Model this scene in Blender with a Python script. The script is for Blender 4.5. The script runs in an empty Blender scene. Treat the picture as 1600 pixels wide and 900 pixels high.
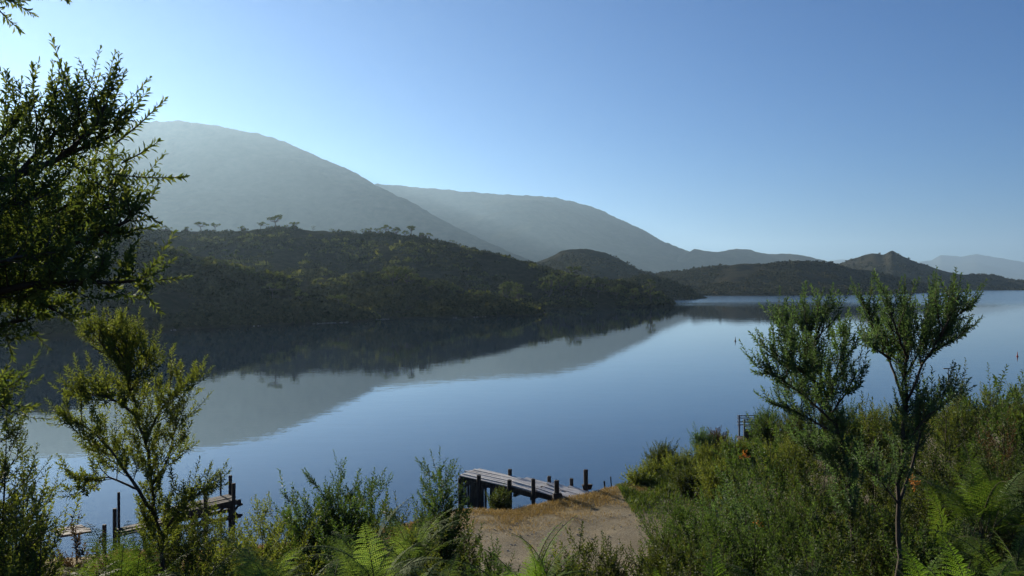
import bpy, math, random
import numpy as np
from mathutils import Vector, Matrix

# ------------------------------------------------------------------ basics
F, HY, CH = 1300.0, 444.0, 9.0          # focal length in photo pixels, horizon row, eye height above the lake
scene = bpy.context.scene
COL = scene.collection
UP = np.array([0.0, 0.0, 1.0])
rng = np.random.default_rng(11)


def W(px, py, Y):
    return np.array([(px - 800) / F * Y, Y, CH - (py - HY) / F * Y])


def nrm(a):
    return a / np.maximum(np.linalg.norm(a, axis=-1, keepdims=True), 1e-9)


def _hash(ix, iy, seed):
    h = (ix.astype(np.int64) * 374761393 + iy.astype(np.int64) * 668265263 + seed * 1442695041) & 0xFFFFFFFF
    h = ((h ^ (h >> 13)) * 1274126177) & 0xFFFFFFFF
    h = (h ^ (h >> 16)) & 0xFFFFFFFF
    return h / 4294967295.0


def vnoise(x, y, seed=0):
    x = np.asarray(x, float); y = np.asarray(y, float)
    ix, iy = np.floor(x), np.floor(y)
    fx, fy = x - ix, y - iy
    fx = fx * fx * (3 - 2 * fx); fy = fy * fy * (3 - 2 * fy)
    a = _hash(ix, iy, seed); b = _hash(ix + 1, iy, seed)
    c = _hash(ix, iy + 1, seed); d = _hash(ix + 1, iy + 1, seed)
    return (a + (b - a) * fx + (c - a) * fy + (a - b - c + d) * fx * fy) * 2 - 1


def fbm(x, y, seed=0, octs=4):
    s = 0; amp = 1.0; f = 1.0
    for k in range(octs):
        s = s + amp * vnoise(x * f + 13.7 * k, y * f - 7.1 * k, seed + k)
        amp *= 0.5; f *= 2.03
    return s


class Geo:
    """Collects quads; build() links them as one mesh object."""
    def __init__(self):
        self.v = []; self.q = []; self.m = []; self.n = 0

    def add(self, V, Q, mi=0):
        V = np.asarray(V, float).reshape(-1, 3); Q = np.asarray(Q, np.int64).reshape(-1, 4)
        self.v.append(V); self.q.append(Q + self.n); self.m.append(np.full(len(Q), mi, np.int32)); self.n += len(V)

    def box(self, c, d, R=None, mi=0, jit=0.0):
        s = np.array([[x, y, z] for z in (-1, 1) for y in (-1, 1) for x in (-1, 1)], float) * (np.array(d) / 2)
        if jit: s = s + rng.normal(0, jit, s.shape)
        if R is not None: s = s @ np.array(R).T
        self.add(s + np.array(c), [[0, 2, 3, 1], [4, 5, 7, 6], [0, 1, 5, 4], [2, 6, 7, 3], [0, 4, 6, 2], [1, 3, 7, 5]], mi)

    def tube(self, pts, rad, k=5, cap=False, mi=0):
        pts = np.asarray(pts, float); n = len(pts)
        rad = np.full(n, rad) if np.isscalar(rad) else np.asarray(rad, float)
        t = nrm(np.gradient(pts, axis=0))
        ref = np.where(np.abs(t[:, 2:3]) > 0.9, np.array([[1.0, 0, 0]]), np.array([[0, 0, 1.0]]))
        ref = np.repeat(ref[:1], n, 0)
        u = nrm(np.cross(t, ref)); v = np.cross(t, u)
        a = np.arange(k) / k * 2 * np.pi
        V = pts[:, None] + rad[:, None, None] * (np.cos(a)[None, :, None] * u[:, None] + np.sin(a)[None, :, None] * v[:, None])
        V = V.reshape(-1, 3)
        i = np.arange(n - 1)[:, None] * k; j = np.arange(k)[None]; j2 = (j + 1) % k
        Q = np.stack([i + j, i + j2, i + k + j2, i + k + j], -1).reshape(-1, 4)
        if cap:
            V = np.vstack([V, pts[-1:]]); c = len(V) - 1
            b = (n - 1) * k
            Q = np.vstack([Q, [[b + x, b + (x + 1) % k, b + (x + 2) % k, c] for x in range(0, k - 1, 2)]])
        self.add(V, Q, mi)

    def build(self, name, mats, parent=None, smooth=False):
        V = np.vstack(self.v); Q = np.vstack(self.q); mi = np.concatenate(self.m)
        me = bpy.data.meshes.new(name)
        me.vertices.add(len(V)); me.vertices.foreach_set('co', V.astype(np.float32).ravel())
        me.loops.add(len(Q) * 4); me.loops.foreach_set('vertex_index', Q.astype(np.int32).ravel())
        me.polygons.add(len(Q)); me.polygons.foreach_set('loop_start', (np.arange(len(Q)) * 4).astype(np.int32))
        me.polygons.foreach_set('loop_total', np.full(len(Q), 4, np.int32))
        me.polygons.foreach_set('material_index', mi)
        me.polygons.foreach_set('use_smooth', np.full(len(Q), smooth))
        for m in (mats if isinstance(mats, (list, tuple)) else [mats]): me.materials.append(m)
        me.update(); me.validate()
        o = bpy.data.objects.new(name, me); COL.objects.link(o)
        if parent is not None: o.parent = parent
        return o


def tag(o, label=None, cat=None, group=None, kind=None):
    if label: o['label'] = label
    if cat: o['category'] = cat
    if group: o['group'] = group
    if kind: o['kind'] = kind
    return o


def thing(name, label, cat, loc=(0, 0, 0), group=None, rotz=0.0, scale=1.0):
    o = bpy.data.objects.new(name, None); COL.objects.link(o)
    o.location = [float(x) for x in loc]; o.rotation_euler = (0, 0, rotz); o.scale = (scale,) * 3
    o.empty_display_size = 0.1
    return tag(o, label, cat, group)


def dup(root, loc, rotz=0.0, scale=(1, 1, 1), label=None, group=None):
    r = root.copy(); COL.objects.link(r)
    r.location = [float(x) for x in loc]; r.rotation_euler = (0, 0, rotz); r.scale = scale
    if label: r['label'] = label
    if group: r['group'] = group
    for ch in list(root.children):
        c = ch.copy(); COL.objects.link(c); c.parent = r
    return r


# ------------------------------------------------------------------ materials
def mat(name):
    m = bpy.data.materials.new(name); m.use_nodes = True
    nt = m.node_tree; nt.nodes.clear()
    out = nt.nodes.new('ShaderNodeOutputMaterial')
    return m, nt, out


def ramp(nt, stops):
    r = nt.nodes.new('ShaderNodeValToRGB')
    e = r.color_ramp.elements
    while len(e) < len(stops): e.new(0.5)
    for x, (p, c) in zip(e, stops):
        x.position = p; x.color = (*c, 1)
    return r


def noise(nt, scale, detail=4, coord='Object', rough=0.6, stretch=None):
    tc = nt.nodes.new('ShaderNodeTexCoord'); n = nt.nodes.new('ShaderNodeTexNoise')
    n.inputs['Scale'].default_value = scale; n.inputs['Detail'].default_value = detail; n.inputs['Roughness'].default_value = rough
    src = tc.outputs[coord]
    if stretch:
        mp = nt.nodes.new('ShaderNodeMapping'); mp.inputs['Scale'].default_value = stretch
        nt.links.new(src, mp.inputs['Vector']); src = mp.outputs['Vector']
    nt.links.new(src, n.inputs['Vector'])
    return n


def leaf_mat(name, c0, c1, c2, trans=0.4, rough=0.62, tint=(1.5, 1.5, 0.55), spec=0.2):
    m, nt, out = mat(name); L = nt.links
    g = nt.nodes.new('ShaderNodeNewGeometry')
    r = ramp(nt, [(0.0, c0), (0.55, c1), (1.0, c2)])
    L.new(g.outputs['Random Per Island'], r.inputs['Fac'])
    p = nt.nodes.new('ShaderNodeBsdfPrincipled'); p.inputs['Roughness'].default_value = rough
    p.inputs['Specular IOR Level'].default_value = spec
    L.new(r.outputs['Color'], p.inputs['Base Color'])
    t = nt.nodes.new('ShaderNodeBsdfTranslucent')
    mx = nt.nodes.new('ShaderNodeMix'); mx.data_type = 'RGBA'; mx.blend_type = 'MULTIPLY'; mx.inputs[0].default_value = 1.0
    mx.inputs[7].default_value = (*tint, 1); L.new(r.outputs['Color'], mx.inputs[6]); L.new(mx.outputs[2], t.inputs['Color'])
    s = nt.nodes.new('ShaderNodeMixShader'); s.inputs[0].default_value = trans
    L.new(p.outputs[0], s.inputs[1]); L.new(t.outputs[0], s.inputs[2]); L.new(s.outputs[0], out.inputs['Surface'])
    return m


def surf(name, stops, scale, rough=0.9, detail=5, bump=0.0, bscale=None, stretch=None, spec=0.2, coord='Object'):
    m, nt, out = mat(name); L = nt.links
    n = noise(nt, scale, detail, coord, stretch=stretch); r = ramp(nt, stops)
    L.new(n.outputs['Fac'], r.inputs['Fac'])
    p = nt.nodes.new('ShaderNodeBsdfPrincipled'); p.inputs['Roughness'].default_value = rough; p.inputs['Specular IOR Level'].default_value = spec
    L.new(r.outputs['Color'], p.inputs['Base Color'])
    if bump:
        b = nt.nodes.new('ShaderNodeBump'); b.inputs['Strength'].default_value = 1.0; b.inputs['Distance'].default_value = bump
        n2 = noise(nt, bscale or scale * 3, 5, coord, stretch=stretch)
        L.new(n2.outputs['Fac'], b.inputs['Height']); L.new(b.outputs['Normal'], p.inputs['Normal'])
    L.new(p.outputs[0], out.inputs['Surface'])
    return m


M_bark = surf('bark', [(0.3, (0.03, 0.022, 0.016)), (0.55, (0.07, 0.055, 0.04)), (0.75, (0.16, 0.14, 0.115))], 14, bump=0.004, bscale=60, stretch=(1, 1, 0.3))
M_stem = surf('green_stem', [(0.3, (0.05, 0.05, 0.025)), (0.7, (0.10, 0.085, 0.045))], 8)
M_banksia = leaf_mat('banksia_leaf', (0.05, 0.075, 0.026), (0.08, 0.112, 0.036), (0.13, 0.15, 0.05), trans=0.5)
M_tea = leaf_mat('tea_tree_leaf', (0.065, 0.085, 0.024), (0.10, 0.125, 0.036), (0.15, 0.165, 0.05), trans=0.52)
M_blue = leaf_mat('bluish_leaf', (0.06, 0.095, 0.05), (0.088, 0.128, 0.066), (0.12, 0.155, 0.085), trans=0.45, tint=(1.2, 1.45, 0.6))
M_dark = leaf_mat('dark_leaf', (0.038, 0.055, 0.018), (0.058, 0.08, 0.024), (0.095, 0.105, 0.034), trans=0.38)
M_thick = leaf_mat('shade_toned_leaf', (0.045, 0.068, 0.022), (0.068, 0.098, 0.03), (0.11, 0.135, 0.042), trans=0.42, tint=(1.2, 1.45, 0.6))  # darker, cooler leaf: the thicket's shadow is put into its colours
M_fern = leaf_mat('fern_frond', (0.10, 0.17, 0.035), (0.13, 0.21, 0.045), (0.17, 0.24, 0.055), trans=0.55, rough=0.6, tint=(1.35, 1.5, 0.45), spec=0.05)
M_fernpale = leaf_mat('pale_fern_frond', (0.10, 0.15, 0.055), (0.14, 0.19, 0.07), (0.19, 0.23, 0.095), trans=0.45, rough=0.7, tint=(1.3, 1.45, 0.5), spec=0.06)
M_ferndark = leaf_mat('shade_toned_fern_frond', (0.05, 0.09, 0.022), (0.075, 0.125, 0.03), (0.11, 0.15, 0.04), trans=0.45, rough=0.6, spec=0.12)  # same bracken frond, with shade put into the darker colours
M_drygrass = leaf_mat('dry_grass_blade', (0.20, 0.14, 0.05), (0.31, 0.225, 0.085), (0.40, 0.31, 0.13), trans=0.3, tint=(1.1, 1.0, 0.7))
M_greengrass = leaf_mat('green_grass_blade', (0.04, 0.065, 0.018), (0.065, 0.10, 0.026), (0.11, 0.13, 0.045), trans=0.35)
M_orange = leaf_mat('dead_orange_leaf', (0.38, 0.12, 0.02), (0.5, 0.19, 0.03), (0.5, 0.26, 0.06), trans=0.3, tint=(1.1, 1.0, 0.7))
M_rust = leaf_mat('rusty_leaf', (0.07, 0.045, 0.02), (0.10, 0.07, 0.028), (0.13, 0.09, 0.04), trans=0.3, tint=(1.1, 1.0, 0.7))
M_scrub = leaf_mat('scrub_leaf', (0.022, 0.028, 0.011), (0.036, 0.042, 0.016), (0.07, 0.068, 0.028), trans=0.12, rough=0.9, spec=0.0)
M_scrubfar = leaf_mat('far_scrub_leaf', (0.024, 0.026, 0.013), (0.04, 0.038, 0.018), (0.06, 0.052, 0.026), trans=0.1, rough=0.9, spec=0.0)
M_rimtone = leaf_mat('rim_toned_bush_leaf', (0.05, 0.06, 0.022), (0.08, 0.09, 0.032), (0.12, 0.12, 0.045), trans=0.35, rough=0.9, spec=0.0)  # lightened scrub colours: sunlit rims of the crests painted into the leaves
M_gum = leaf_mat('gum_leaf', (0.04, 0.055, 0.018), (0.065, 0.085, 0.028), (0.11, 0.12, 0.045), trans=0.3, rough=0.8, spec=0.05)
M_gumtrunk = surf('gum_trunk', [(0.3, (0.04, 0.035, 0.03)), (0.7, (0.12, 0.10, 0.085))], 2, stretch=(1, 1, 0.2))
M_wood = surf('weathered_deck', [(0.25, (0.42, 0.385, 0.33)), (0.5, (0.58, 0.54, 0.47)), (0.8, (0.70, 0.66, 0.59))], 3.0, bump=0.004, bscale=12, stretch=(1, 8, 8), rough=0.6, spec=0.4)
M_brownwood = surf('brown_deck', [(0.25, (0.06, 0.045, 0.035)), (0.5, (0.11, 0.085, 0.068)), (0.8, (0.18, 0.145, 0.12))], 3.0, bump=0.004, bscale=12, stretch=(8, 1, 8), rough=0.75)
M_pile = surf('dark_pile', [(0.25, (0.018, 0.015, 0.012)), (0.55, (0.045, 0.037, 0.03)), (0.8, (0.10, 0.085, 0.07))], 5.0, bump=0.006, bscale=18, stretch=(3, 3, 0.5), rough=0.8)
M_steel = surf('dull_steel', [(0.3, (0.10, 0.11, 0.12)), (0.7, (0.2, 0.21, 0.22))], 6.0, rough=0.5)
M_marker = surf('marker_paint', [(0.3, (0.03, 0.03, 0.03)), (0.7, (0.07, 0.065, 0.06))], 6.0, rough=0.5)
M_markerred = surf('red_marker_paint', [(0.3, (0.22, 0.03, 0.02)), (0.7, (0.32, 0.05, 0.03))], 6.0, rough=0.5)
M_rock = surf('rock', [(0.3, (0.12, 0.11, 0.1)), (0.7, (0.33, 0.31, 0.28))], 4.0, bump=0.02, bscale=9)
M_palerock = surf('pale_rock', [(0.3, (0.26, 0.25, 0.23)), (0.7, (0.5, 0.48, 0.44))], 4.0, bump=0.02, bscale=9)


def hill_mat(name, cols, s1, s2):
    """Heath: large patches of colour broken by small dark bushes."""
    m, nt, out = mat(name); L = nt.links
    n1 = noise(nt, s1, 4); n2 = noise(nt, s2, 6, rough=0.7)
    mth = nt.nodes.new('ShaderNodeMath'); mth.operation = 'MULTIPLY_ADD'
    L.new(n2.outputs['Fac'], mth.inputs[0]); mth.inputs[1].default_value = 0.65
    sc = nt.nodes.new('ShaderNodeMath'); sc.operation = 'MULTIPLY'; sc.inputs[1].default_value = 0.35
    L.new(n1.outputs['Fac'], sc.inputs[0]); L.new(sc.outputs[0], mth.inputs[2])
    r = ramp(nt, [(0.36, cols[0]), (0.5, cols[1]), (0.64, cols[2])])
    L.new(mth.outputs[0], r.inputs['Fac'])
    p = nt.nodes.new('ShaderNodeBsdfDiffuse'); L.new(r.outputs['Color'], p.inputs['Color'])
    L.new(p.outputs[0], out.inputs['Surface'])
    return m


M_heath = hill_mat('heath', [(0.014, 0.018, 0.010), (0.030, 0.031, 0.018), (0.06, 0.054, 0.033)], 0.03, 0.35)
M_heathfar = hill_mat('far_heath', [(0.016, 0.019, 0.012), (0.032, 0.031, 0.02), (0.05, 0.043, 0.03)], 0.012, 0.12)
M_mount = hill_mat('mountain_heath', [(0.025, 0.03, 0.018), (0.048, 0.05, 0.03), (0.075, 0.07, 0.045)], 0.003, 0.03)

# ------------------------------------------------------------------ world, sun, camera
SUN_PX, SUN_PY = -200, -20
sun_az = math.atan2(SUN_PX - 800, F)                         # from +Y towards +X
sun_el = math.atan((HY - SUN_PY) / F * math.cos(sun_az))
sd = Vector((math.sin(sun_az) * math.cos(sun_el), math.cos(sun_az) * math.cos(sun_el), math.sin(sun_el)))
world = bpy.data.worlds.new('World'); scene.world = world; world.use_nodes = True
nt = world.node_tree; bg = nt.nodes['Background']
sky = nt.nodes.new('ShaderNodeTexSky'); sky.sky_type = 'NISHITA'; sky.sun_disc = False
sky.sun_elevation = sun_el; sky.sun_rotation = sun_az; sky.altitude = 300
sky.air_density = 1.0; sky.dust_density = 0.2; sky.ozone_density = 10.0
nt.links.new(sky.outputs[0], bg.inputs['Color']); bg.inputs['Strength'].default_value = 0.052

sl = bpy.data.lights.new('sun', 'SUN'); sl.energy = 5.0; sl.angle = math.radians(0.5); sl.color = (1.0, 0.90, 0.76)
so = bpy.data.objects.new('sun', sl); COL.objects.link(so)
so.rotation_euler = (-sd).to_track_quat('-Z', 'Y').to_euler(); so.location = (-30, 40, 60)

cam = bpy.data.cameras.new('camera'); co = bpy.data.objects.new('camera', cam); COL.objects.link(co)
cam.sensor_width = 36; cam.lens = 36 * F / 1600; cam.clip_start = 0.05; cam.clip_end = 60000
co.location = (0, 0, CH); co.rotation_euler = (math.radians(90) - math.atan((450 - HY) / F), 0, 0)
scene.camera = co

# ------------------------------------------------------------------ hills
HILL = {}


def hill(name, label, crest, front, mat_, nu, nv, amp, wav, small, swav, back, gam=1.0, seed=1, kind_name=None):
    """A ridge with a real front slope and back slope. crest: (bearing column, row, distance); front: (column, distance)."""
    cx = np.array([c[0] for c in crest], float); cy = np.array([c[1] for c in crest], float); cd = np.array([c[2] for c in crest], float)
    fx = np.array([f[0] for f in front], float); fd = np.array([f[1] for f in front], float)
    px = np.linspace(cx[0], cx[-1], nu)

    def spl(x, y):                                   # light smoothing of the polyline
        k = np.linspace(cx[0], cx[-1], 4000); v = np.interp(k, x, y); w = 25
        pad = np.pad(v, w, mode='edge'); v = np.convolve(pad, np.hanning(2 * w + 1) / np.hanning(2 * w + 1).sum(), 'valid')
        return lambda q: np.interp(q, k, v)
    fcy, fcd, ffd = spl(cx, cy), spl(cx, cd), spl(fx, fd)

    def surface(p, t):
        """point at bearing column p, slope parameter t (0 shore, 1 crest, up to 2 behind)"""
        Yc, Yf = fcd(p), ffd(p)
        a1 = (HY - fcy(p)) / F; a0 = -(CH + 1.2) / Yf
        tt = np.clip(t, 0, 1)
        Y = Yf + (Yc - Yf) * tt
        z = CH + (a0 + (a1 - a0) * tt ** gam) * Y
        zb = CH + a1 * Yc
        b = np.clip(t - 1, 0, None)
        Y = np.where(t > 1, Yc + back * b, Y)
        z = np.where(t > 1, -2 + (zb + 2) * (1 - b) ** 2 * (1 + 2 * b), z)
        X = (p - 800) / F * Y
        env = np.clip(tt * 3.0, 0, 1) * np.where(t > 1, 1 - b, 1) * np.where((tt > 0.8) & (t <= 1), 1 - (tt - 0.8) * 4.25, np.where(t > 1, 0.15, 1))
        dz = amp * fbm(X / wav, Y / wav, seed, 4) * env
        dz = dz + small * fbm(X / swav, Y / swav, seed + 9, 3) * np.clip(tt * 6, 0, 1)
        taper = np.clip(np.minimum(p - cx[0], cx[-1] - p) / (0.03 * (cx[-1] - cx[0])), 0, 1)
        return np.stack([X, Y, z + dz * taper], -1)
    tv = np.concatenate([np.linspace(0, 1, nv), np.linspace(1, 2, max(6, nv // 4))[1:]])
    P, T = np.meshgrid(px, tv)
    V = surface(P, T); H, Wd = P.shape
    i = np.arange(H - 1)[:, None] * Wd; j = np.arange(Wd - 1)[None]
    Q = np.stack([i + j, i + j + 1, i + Wd + j + 1, i + Wd + j], -1).reshape(-1, 4)
    g = Geo(); g.add(V, Q)
    o = g.build(kind_name or 'hill', mat_, smooth=True); tag(o, label, 'hill' if (kind_name or 'hill') == 'hill' else 'mountain', kind='structure')

    def at(p, py):                                   # the slope point seen at column p, row py
        Yc, Yf = fcd(p), ffd(p)
        a1 = (HY - fcy(p)) / F; a0 = -(CH + 1.2) / Yf
        t = np.clip(((HY - py) / F - a0) / (a1 - a0), 0.02, 1) ** (1 / gam)
        return surface(np.array([float(p)]), np.array([float(t)]))[0]
    HILL[name] = dict(surface=surface, at=at, x0=cx[0], x1=cx[-1], crest=fcy)
    return o


hill('peninsula', 'dark scrub covered peninsula hill running down to a point in the lake',
     [(-500, 320, 330), (-200, 318, 340), (0, 325, 350), (100, 332, 360), (180, 345, 370), (215, 358, 380), (250, 363, 400), (300, 361, 420), (350, 359, 430), (400, 358, 430), (440, 356, 430),
      (500, 361, 430), (560, 367, 430), (600, 363, 430), (640, 368, 425), (680, 378, 420), (720, 386, 415), (780, 401, 405), (840, 419, 395), (880, 431, 388), (920, 441, 380),
      (960, 449, 374), (1005, 459, 366), (1038, 471, 358), (1052, 479, 352), (1068, 485, 350)],
     [(-500, 90), (0, 132), (150, 145), (300, 165), (450, 185), (560, 200), (700, 217), (850, 245), (940, 275), (1000, 300), (1040, 328), (1052, 340), (1068, 345)],
     M_heath, 420, 130, 5.5, 75, 0.7, 8, 260, seed=3)
hill('spur', 'steep dark spur on the left of the peninsula falling to the shaded bay',
     [(-300, 342, 193), (0, 352, 201), (150, 372, 214), (230, 385, 220), (300, 399, 225), (360, 413, 226), (400, 428, 226), (450, 441, 222), (490, 456, 216), (530, 477, 214), (565, 494, 214), (600, 507, 212)],
     [(-300, 92), (0, 130), (150, 142), (300, 161), (450, 180), (600, 200)], M_heath, 300, 90, 2.2, 45, 0.7, 7, 120, seed=51)
hill('shoulder', 'low shoulder of the peninsula with pale crowned trees along its top',
     [(380, 462, 261), (430, 447, 265), (480, 440, 269), (540, 436, 271), (590, 431, 271), (640, 433, 269), (690, 445, 265), (740, 459, 256), (790, 474, 250), (830, 487, 252), (860, 495, 254)],
     [(380, 176), (560, 197), (700, 214), (860, 243)], M_heath, 260, 70, 1.8, 40, 0.6, 7, 90, seed=53)
hill('headland', 'low dark headland showing just behind the peninsula tip',
     [(930, 452, 520), (960, 444, 520), (985, 433, 520), (1004, 428, 520), (1030, 433, 520), (1060, 444, 520), (1085, 456, 520), (1110, 468, 520)],
     [(930, 430), (1110, 470)], M_heath, 120, 40, 2.0, 40, 0.6, 9, 150, seed=5)
hill('brown', 'brown scrubby hill along the far shore in the middle distance',
     [(900, 450, 900), (960, 438, 900), (1020, 430, 880), (1060, 425, 870), (1110, 418, 860), (1150, 414, 850), (1200, 412, 850), (1250, 406, 850), (1290, 409, 860), (1330, 418, 880),
      (1380, 428, 900), (1440, 440, 930), (1490, 452, 950), (1520, 458, 960)],
     [(900, 600), (1040, 610), (1200, 640), (1300, 660), (1400, 720), (1520, 860)], M_heathfar, 260, 60, 5, 110, 1.0, 14, 300, seed=7)
hill('knob', 'dark hill with a small rocky knob on its top beyond the far shore',
     [(1220, 440, 1500), (1290, 425, 1500), (1310, 414, 1500), (1330, 406, 1500), (1350, 400, 1500), (1365, 396, 1500), (1382, 399, 1500), (1388, 395, 1500), (1394, 392, 1500), (1401, 396, 1500),
      (1412, 402, 1500), (1430, 410, 1500), (1460, 420, 1500), (1500, 430, 1500), (1560, 435, 1500), (1600, 438, 1500), (1680, 441, 1500), (1800, 436, 1500), (2000, 440, 1500)],
     [(1220, 900), (1400, 960), (1500, 1030), (1580, 1180), (2000, 1250)], M_heathfar, 300, 60, 9, 160, 1.2, 16, 500, seed=9)
hill('bump', 'small hazy conical hill between the peninsula and the mountain',
     [(760, 425, 800), (820, 413, 800), (850, 404, 800), (875, 394, 800), (895, 389, 800), (915, 388, 800), (945, 394, 800), (980, 412, 800), (1010, 425, 800), (1050, 440, 800), (1090, 452, 800)],
     [(760, 560), (1090, 580)], M_heathfar, 160, 40, 4, 60, 1.2, 12, 300, seed=13)
hill('mount', 'big rounded mountain with a misty face rising behind the peninsula',
     [(-900, 230, 3450), (-600, 215, 3450), (-300, 195, 3450), (0, 170, 3450), (60, 178, 3450), (130, 184, 3450), (200, 187, 3450), (240, 187, 3450), (283, 186, 3450), (340, 194, 3450), (400, 207, 3450),
      (440, 219, 3450), (480, 237, 3450), (520, 258, 3375), (545, 268, 3330), (590, 293, 3225), (640, 318, 3120), (690, 346, 3000), (740, 370, 2880), (790, 392, 2760), (840, 412, 2640), (900, 436, 2520), (960, 455, 2430)],
     [(-900, 1950), (300, 2250), (700, 2250), (960, 2250)], M_mount, 420, 110, 70, 780, 3.4, 22, 1500, gam=1.15, seed=17, kind_name='mountain')
hill('ridge', 'long smooth mountain ridge sloping down to the right behind the misty one',
     [(400, 285, 4500), (500, 284, 4500), (600, 287, 4500), (640, 291, 4500), (700, 297, 4500), (760, 303, 4500), (860, 309, 4500), (920, 322, 4500), (960, 338, 4425), (1000, 358, 4350), (1040, 380, 4275),
      (1080, 395, 4200), (1110, 407, 4170), (1180, 425, 4125), (1260, 442, 4050), (1320, 455, 4050)],
     [(400, 2550), (1320, 2850)], M_mount, 320, 90, 70, 780, 3.4, 26, 1500, gam=1.1, seed=19, kind_name='mountain')
hill('far', 'hazy blue range of low peaks behind the brown hill',
     [(990, 445, 3800), (1055, 404, 3800), (1085, 390, 3800), (1100, 392, 3800), (1120, 393, 3800), (1150, 387, 3800), (1165, 389, 3800), (1190, 395, 3800), (1210, 397, 3800), (1245, 398, 3800), (1270, 402, 3800),
      (1300, 411, 3800), (1360, 425, 3800), (1440, 440, 3800)],
     [(990, 3000), (1440, 3000)], M_mount, 220, 40, 30, 500, 3, 40, 1500, seed=23, kind_name='mountain')
hill('farthest', 'palest blue mountain range on the horizon at the right',
     [(1200, 425, 12350), (1280, 412, 12350), (1310, 405, 12350), (1340, 407, 12350), (1380, 416, 12350), (1430, 410, 12350), (1455, 407, 12350), (1470, 398, 12350), (1500, 401, 12350), (1525, 397, 12350), (1560, 403, 12350),
      (1600, 410, 12350), (1660, 404, 12350), (1800, 412, 12350), (2000, 425, 12350)],
     [(1200, 9750), (2000, 9750)], M_mount, 260, 30, 40, 700, 5, 60, 1500, seed=29, kind_name='mountain')

# ------------------------------------------------------------------ ground and water
SHX = np.array([-400, -60, -40, -20, -14, -9, -5, -2.2, 0, 2.5, 5, 7.6, 11.4, 16, 25, 40, 60, 150, 400.0])
SHY = np.array([-60, 20, 24, 26, 26.6, 27, 28.4, 31.0, 31.7, 33.6, 35.5, 39, 43.5, 47, 52, 58, 64, 110, 220.0])


def shore(x):
    return np.interp(x, SHX, SHY) + 0.35 * vnoise(np.asarray(x) / 1.7, np.zeros_like(np.asarray(x, float)), 41)


def ground_z(x, y):
    x = np.asarray(x, float); y = np.asarray(y, float)
    s = shore(x) - y
    flat = np.where(s < 0, np.maximum(s * 0.45, -2.5), np.where(s < 1.6, s * 0.55, 0.88 + 0.028 * (s - 1.6)))
    top = 7.35 + 0.2 * np.clip(-y, 0, 10) * 0.3
    toe = 16.0 + 1.5 * vnoise(x / 6, y * 0, 43)
    k = np.clip((toe - y) / (toe - 1.5), 0, 1); k = k * k * (3 - 2 * k) * 0.45 + 0.55 * k
    flat = np.minimum(flat, 1.6)
    z = flat + (top - flat) * k
    z = z + 0.05 * fbm(x / 1.3, y / 1.3, 47, 3) * (s > 0.3)
    return z


def ground_mat():
    m, nt, out = mat('gravel_ground'); L = nt.links
    at = nt.nodes.new('ShaderNodeAttribute'); at.attribute_name = 'dry'
    ab = nt.nodes.new('ShaderNodeAttribute'); ab.attribute_name = 'soil'
    n1 = noise(nt, 0.9, 6); n2 = noise(nt, 22, 5, rough=0.8); n3 = noise(nt, 3.0, 5)
    vor = nt.nodes.new('ShaderNodeTexVoronoi'); vor.inputs['Scale'].default_value = 30
    tc = nt.nodes.new('ShaderNodeTexCoord'); L.new(tc.outputs['Object'], vor.inputs['Vector'])
    grav = ramp(nt, [(0.25, (0.09, 0.075, 0.045)), (0.5, (0.205, 0.172, 0.108)), (0.75, (0.40, 0.35, 0.24))])
    L.new(n2.outputs['Fac'], grav.inputs['Fac'])
    tint = nt.nodes.new('ShaderNodeMix'); tint.data_type = 'RGBA'; tint.blend_type = 'MULTIPLY'; tint.inputs[0].default_value = 0.6
    vr = ramp(nt, [(0.2, (0.6, 0.57, 0.52)), (0.8, (1.15, 1.12, 1.1))]); L.new(vor.outputs['Color'], vr.inputs['Fac'])
    L.new(grav.outputs['Color'], tint.inputs[6]); L.new(vr.outputs['Color'], tint.inputs[7])
    dry = ramp(nt, [(0.3, (0.15, 0.11, 0.05)), (0.6, (0.27, 0.20, 0.085)), (0.8, (0.36, 0.28, 0.14))]); L.new(n3.outputs['Fac'], dry.inputs['Fac'])
    f = nt.nodes.new('ShaderNodeMath'); f.operation = 'ADD'; L.new(at.outputs['Fac'], f.inputs[0])
    f2 = nt.nodes.new('ShaderNodeMath'); f2.operation = 'MULTIPLY_ADD'; f2.inputs[1].default_value = 1.6; f2.inputs[2].default_value = -0.8
    L.new(n1.outputs['Fac'], f2.inputs[0]); L.new(f2.outputs[0], f.inputs[1]); f.use_clamp = True
    mx = nt.nodes.new('ShaderNodeMix'); mx.data_type = 'RGBA'; L.new(f.outputs[0], mx.inputs[0])
    L.new(tint.outputs[2], mx.inputs[6]); L.new(dry.outputs['Color'], mx.inputs[7])
    soil = ramp(nt, [(0.3, (0.03, 0.028, 0.014)), (0.7, (0.075, 0.06, 0.032))]); L.new(n3.outputs['Fac'], soil.inputs['Fac'])
    mx2 = nt.nodes.new('ShaderNodeMix'); mx2.data_type = 'RGBA'; L.new(ab.outputs['Fac'], mx2.inputs[0])
    L.new(mx.outputs[2], mx2.inputs[6]); L.new(soil.outputs['Color'], mx2.inputs[7])
    p = nt.nodes.new('ShaderNodeBsdfPrincipled'); p.inputs['Roughness'].default_value = 0.95; p.inputs['Specular IOR Level'].default_value = 0.15
    L.new(mx2.outputs[2], p.inputs['Base Color'])
    b = nt.nodes.new('ShaderNodeBump'); b.inputs['Distance'].default_value = 0.03; b.inputs['Strength'].default_value = 1.0
    L.new(n2.outputs['Fac'], b.inputs['Height']); L.new(b.outputs[0], p.inputs['Normal'])
    L.new(p.outputs[0], out.inputs['Surface'])
    return m


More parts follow.
